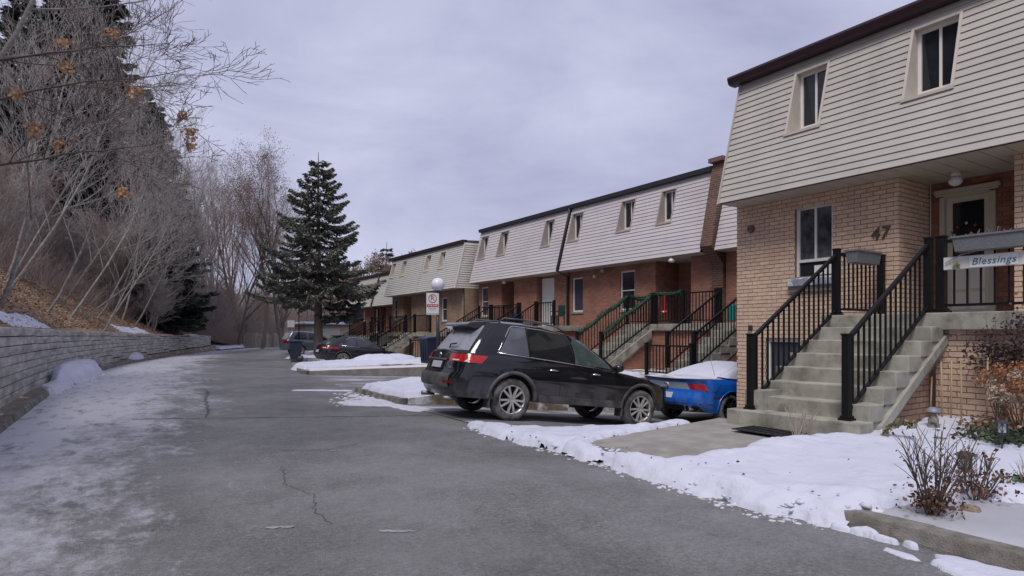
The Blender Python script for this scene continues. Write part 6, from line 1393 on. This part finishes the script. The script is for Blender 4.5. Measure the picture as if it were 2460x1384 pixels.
plant_tree(spr, 'spruce_tree', 'full green spruce standing between the far cars and the far houses', 'tree', 10.9, 38.2, .1, 1, .4)
low = conifer(6, 4.6, 1.5, 1.6, mneedb, 7, 70, .28, .5, .5, .1)
t_ = bpy.data.objects['spruce_tree']; o_ = inst('lower_boughs', low[1], (1.05, -.95, 1.15), t_, scale=(.85, .85, .8))
conA = conifer(11, 19.5, 4.6, .6, mneedd, 36, 85, .42, .22, .85, .08); conB = conifer(12, 27, 5.6, 1.0, mneedd, 42, 75, .5, .22, .85, .08)
gc = 'dark conifers on the bank'
for i, (x, y, s, tr_, rt, lab) in enumerate([(2.5, 56.5, .92, conA, 0, 'dark conifer on the bank whose pointed tip shows against the sky'), (-.9, 52.5, 1.0, conB, 1, 'tallest dark conifer on the bank, reaching the top of the picture'), (3.0, 50.0, .8, conA, 4.4, 'dark conifer standing nearest the road, just right of the pointed one'), (-4.5, 52, .95, conA, 2, 'dark conifer at the far left behind the branches'), (-2.6, 58, .9, conB, 3, 'dark conifer behind the tallest one')]):
    plant_tree(tr_, 'conifer_tree', lab, 'tree', x, y, hz(x, y), s, rt, gc)
sm_ = conifer(13, 2.3, .7, .1, mneedd, 10, 90, .2, .2, .9)
plant_tree(sm_, 'young_conifer', 'small dark young conifer just above the far wall top', 'tree', 2.9, 49.2, hz(2.9, 49.2), 1, 0)
far1 = conifer(21, 11, 2.6, 1, mneedb, 16, 26, .5, .1, .9, .2)
for i, (x, y, s, lab) in enumerate([(36, 90, 1.35, 'bluish conifer on the skyline right of the spruce'), (37.9, 88.7, 1.2, 'shorter conifer on the skyline above the cream-grey roof'), (41.5, 86, 1.15, 'conifer behind the cream-grey roof next to bare tops')]):
    plant_tree(far1, 'conifer_tree', lab, 'tree', x, y, .5, s, i*2.0, 'conifers on the skyline')
mrus = M('rusty_leaf', (.20, .125, .085), .9, .3, 1, island=.4); mpod = M('dark_pod_leaf', (.17, .12, .10), .9, .3, 1, island=.4)
def leafy(seed, H, r0, n, size, mat, spreadz, **k):
    lo, hi, tips = grow(seed, H, r0, **k); r = np.random.default_rng(seed); T = np.array([tuple(p) for p in tips]); T = T[T[:, 2] > H*spreadz]
    c = T[r.integers(0, len(T), n)]+r.normal(0, .28, (n, 3)); d = r.normal(0, 1, (n, 3)); d /= np.linalg.norm(d, axis=1)[:, None]; e = np.cross(d, r.normal(0, 1, (n, 3))); e /= np.linalg.norm(e, axis=1)[:, None]; s = size*(.5+r.random((n, 1)))
    V = np.stack([c, c+d*s*.5+e*s*.3, c+d*s, c+d*s*.5-e*s*.3], 1).reshape(-1, 3)
    return treemesh('trunk', *segmesh(lo, 7), mbarkd, True), treemesh('crown', *segmesh(hi, 3), mtwigb), treemesh('leaves', V, np.arange(len(V)).reshape(-1, 4), mat)
loc_ = leafy(31, 14.5, .2, 15000, .085, mpod, .45, lean=(.1, 0), kids=(14, 8, 6, 4), levels=4, spread=.6, up=.07, first=.35)
for i, (x, y, s, rt, lab) in enumerate([(12.6, 63, .95, 0, 'tall tree with clustered dark pods left of the spruce'), (14.8, 64, 1.02, 2.2, 'tallest tree with clustered dark pods just behind the spruce')]):
    t_ = plant_tree(loc_, 'pod_tree', lab, 'tree', x, y, 0, s, rt, 'pod trees behind the spruce'); inst('leaves', loc_[2], (0, 0, 0), t_)
rst = leafy(41, 9.5, .16, 6500, .2, mrus, .3, lean=(.05, 0), kids=(11, 7, 5, 3), levels=4, spread=.7, up=.06, first=.3)
for i, (x, y, s, rt, lab) in enumerate([(27, 76, .8, 0, 'rusty brown tree between spruce and cream-grey house'), (31, 80, .95, 1.5, 'rusty brown tree over the far dark red brick house'), (36, 82, 1.0, 3.0, 'rusty brown tree crown above the cream-grey roof edge'), (24.5, 82, .9, 4.2, 'rusty brown tree right behind the spruce crown')]):
    t_ = plant_tree(rst, 'brown_tree', lab, 'tree', x, y, 0, s, rt, 'rusty trees behind the far houses'); inst('leaves', rst[2], (0, 0, 0), t_)
for i, (x, y, s, rt, lab) in enumerate([(45, 86, .8, 0, 'pair of bare tops over the cream-grey roof, left one'), (47.5, 85, .72, 2, 'pair of bare tops over the cream-grey roof, right one')]): plant_tree(TALL[i], 'bare_tree', lab, 'tree', x, y, 1.5, s, rt, 'bare tops over the roof')
# thicket and far woods that read as one mass
r = np.random.default_rng(77); n = 17000
y = 20+r.random(n)**.9*66; x = wx(y)-.5-r.random(n)**1.3*7.5; z = hill(x, y); L = .5+1.7*r.random(n); a = r.normal(0, .55, (n, 2)); d = np.stack([a[:, 0]+.3, a[:, 1], np.ones(n)], 1); d /= np.linalg.norm(d, axis=1)[:, None]
p = np.stack([x, y, z-.05], 1); q = p+d*L[:, None]*.55; q2 = q+(d+r.normal(0, .35, (n, 3)))*L[:, None]*.4
S = np.concatenate([np.concatenate([p, q, np.full((n, 1), .008), np.full((n, 1), .006)], 1), np.concatenate([q, q2, np.full((n, 1), .006), np.full((n, 1), .003)], 1)])
keep = np.concatenate([(x < wx(y)-np.interp(y, [0, 34, 46, 56, 60], [4.6, 3.8, 1.8, .6, .0]))]*2); tag(bigmesh('undergrowth', *segmesh(S[keep], 3), mtwigb, kind='stuff'), 'tangled brown undergrowth covering the bank', 'undergrowth')
n = 3200; th_ = r.random(n); y = 88+r.random(n)*26; xx = -6+r.random(n)*78; zt = 3+6*r.random(n)
p = np.stack([xx, y, np.zeros(n)], 1); q = p+np.stack([r.normal(0, .8, n), r.normal(0, .8, n), zt], 1); ks = []
S = [np.concatenate([p, q, np.full((n, 1), .07), np.full((n, 1), .03)], 1)]
for k in range(9):
    f = .3+.7*r.random((n, 1)); c = p*(1-f)+q*f; e = c+r.normal(0, 1, (n, 3))*np.array([.9, .9, .5])+np.array([0, 0, .9]); S.append(np.concatenate([c, e, np.full((n, 1), .03), np.full((n, 1), .012)], 1))
tag(bigmesh('far_woods', *segmesh(np.concatenate(S), 3), mtwigb, kind='stuff'), 'brown haze of distant bare woods closing the street', 'woods')
n = 46000; y = 14+r.random(n)**1.15*52; x = wx(y)-.12-r.random(n)**1.2*9; z = hill(x, y)+.015+.03*r.random(n); s = .028+.035*r.random((n, 1)); d = r.normal(0, 1, (n, 3)); d[:, 2] *= .45; d /= np.linalg.norm(d, axis=1)[:, None]; e = np.cross(d, np.array([0, 0, 1.])+r.normal(0, .4, (n, 3))); e /= np.linalg.norm(e, axis=1)[:, None]
c = np.stack([x, y, z], 1); V = np.stack([c-d*s, c+e*s*.6, c+d*s, c-e*s*.6], 1).reshape(-1, 3)
tag(bigmesh('leaf_litter', V, np.arange(len(V)).reshape(-1, 4), M('fallen_leaf', (.30, .205, .145), .9, .25, 3, island=.55), kind='stuff'), 'fallen brown leaves covering the bank above the wall', 'leaves')
def raw(me):
    v = np.empty(len(me.vertices)*3, np.float32); me.vertices.foreach_get('co', v); q = np.empty(len(me.loops), np.int32); me.loops.foreach_get('vertex_index', q); return v.reshape(-1, 3), q.reshape(-1, len(me.loops)//len(me.polygons))
for nm, mat, parts in (('bank_woods', mneedd, [(conA[1], -8, 6, .75), (conA[1], -9, 14, .8), (conA[1], -7.5, 21, .7)]), ('bank_woods', mtwig, [(SAP[0][1], -5, 3, 1), (SAP[2][1], -5.5, 8.5, 1.1), (SAP[1][1], -5.2, 12.5, 1.1), (SAP[0][1], -6, 18, 1.1)])):
    VV = []; QQ = []; o = 0
    for me, x, y, s in parts: v, q = raw(me); VV.append(v*s+np.array([x, y, hz(x, y)])); QQ.append(q+o); o += len(v)
    tag(bigmesh(nm, np.concatenate(VV), np.concatenate(QQ), mat, kind='stuff'), 'wooded bank facing the near house, seen in its window reflections' if mat is mneedd else 'bare brush on the bank facing the near house', 'woods')
# ---------------------------------------------------------------- things beyond the bend
fn = thing('board_fence', 'far weathered board fence beyond the bend left of the spruce', 'fence', (14, 66, 0)); mfn = M('fence_wood', (.27, .24, .2), .9, .2, 5, island=.3)
for k in range(26): x = 11.5+k*.30; B().box(x, x+.26, 66+.18*k, 66.03+.18*k, 0, 1.35+.1*((k*5) % 3)).build('board', mfn, fn)
B().bar((11.5, 66.05, 1.0), (19.3, 70.7, 1.0), .05, .1).build('rail', mfn, fn)
gg = thing('garage', 'small far garage with snow on its flat roof beyond the lantern post', 'building', (21, 70, 0))
B().box(18.6, 23.5, 70, 75, 0, 2.3).build('wall', M('garage_wall', (.33, .29, .24), .9, .1), gg); B().box(18.3, 23.8, 69.6, 75.3, 2.3, 2.42).build('roof', MT['fascia'], gg); B().box(18.35, 23.75, 69.65, 75.2, 2.42, 2.75).build('roof_snow', MT['snow'], gg, bev=.12); B().box(19.2, 22.4, 69.95, 70, 0, 2.0).build('door', M('garage_door', (.42, .4, .36), .7, .1), gg)
fs = thing('road_sign', 'pale square sign on a post far down the road near the lantern', 'sign', (13.6, 56, 0)); B().tube([(13.6, 56, 0), (13.6, 56, 2.6)], .03, 8).build('post', MT['metalgrey'], fs); B().box(13.3, 13.9, 55.94, 55.97, 2.0, 2.6).build('plate', msw, fs)
lawn_far = None
print('TRIS', sum(len(m.polygons) for m in bpy.data.meshes), 'OBJ', len(bpy.data.objects))
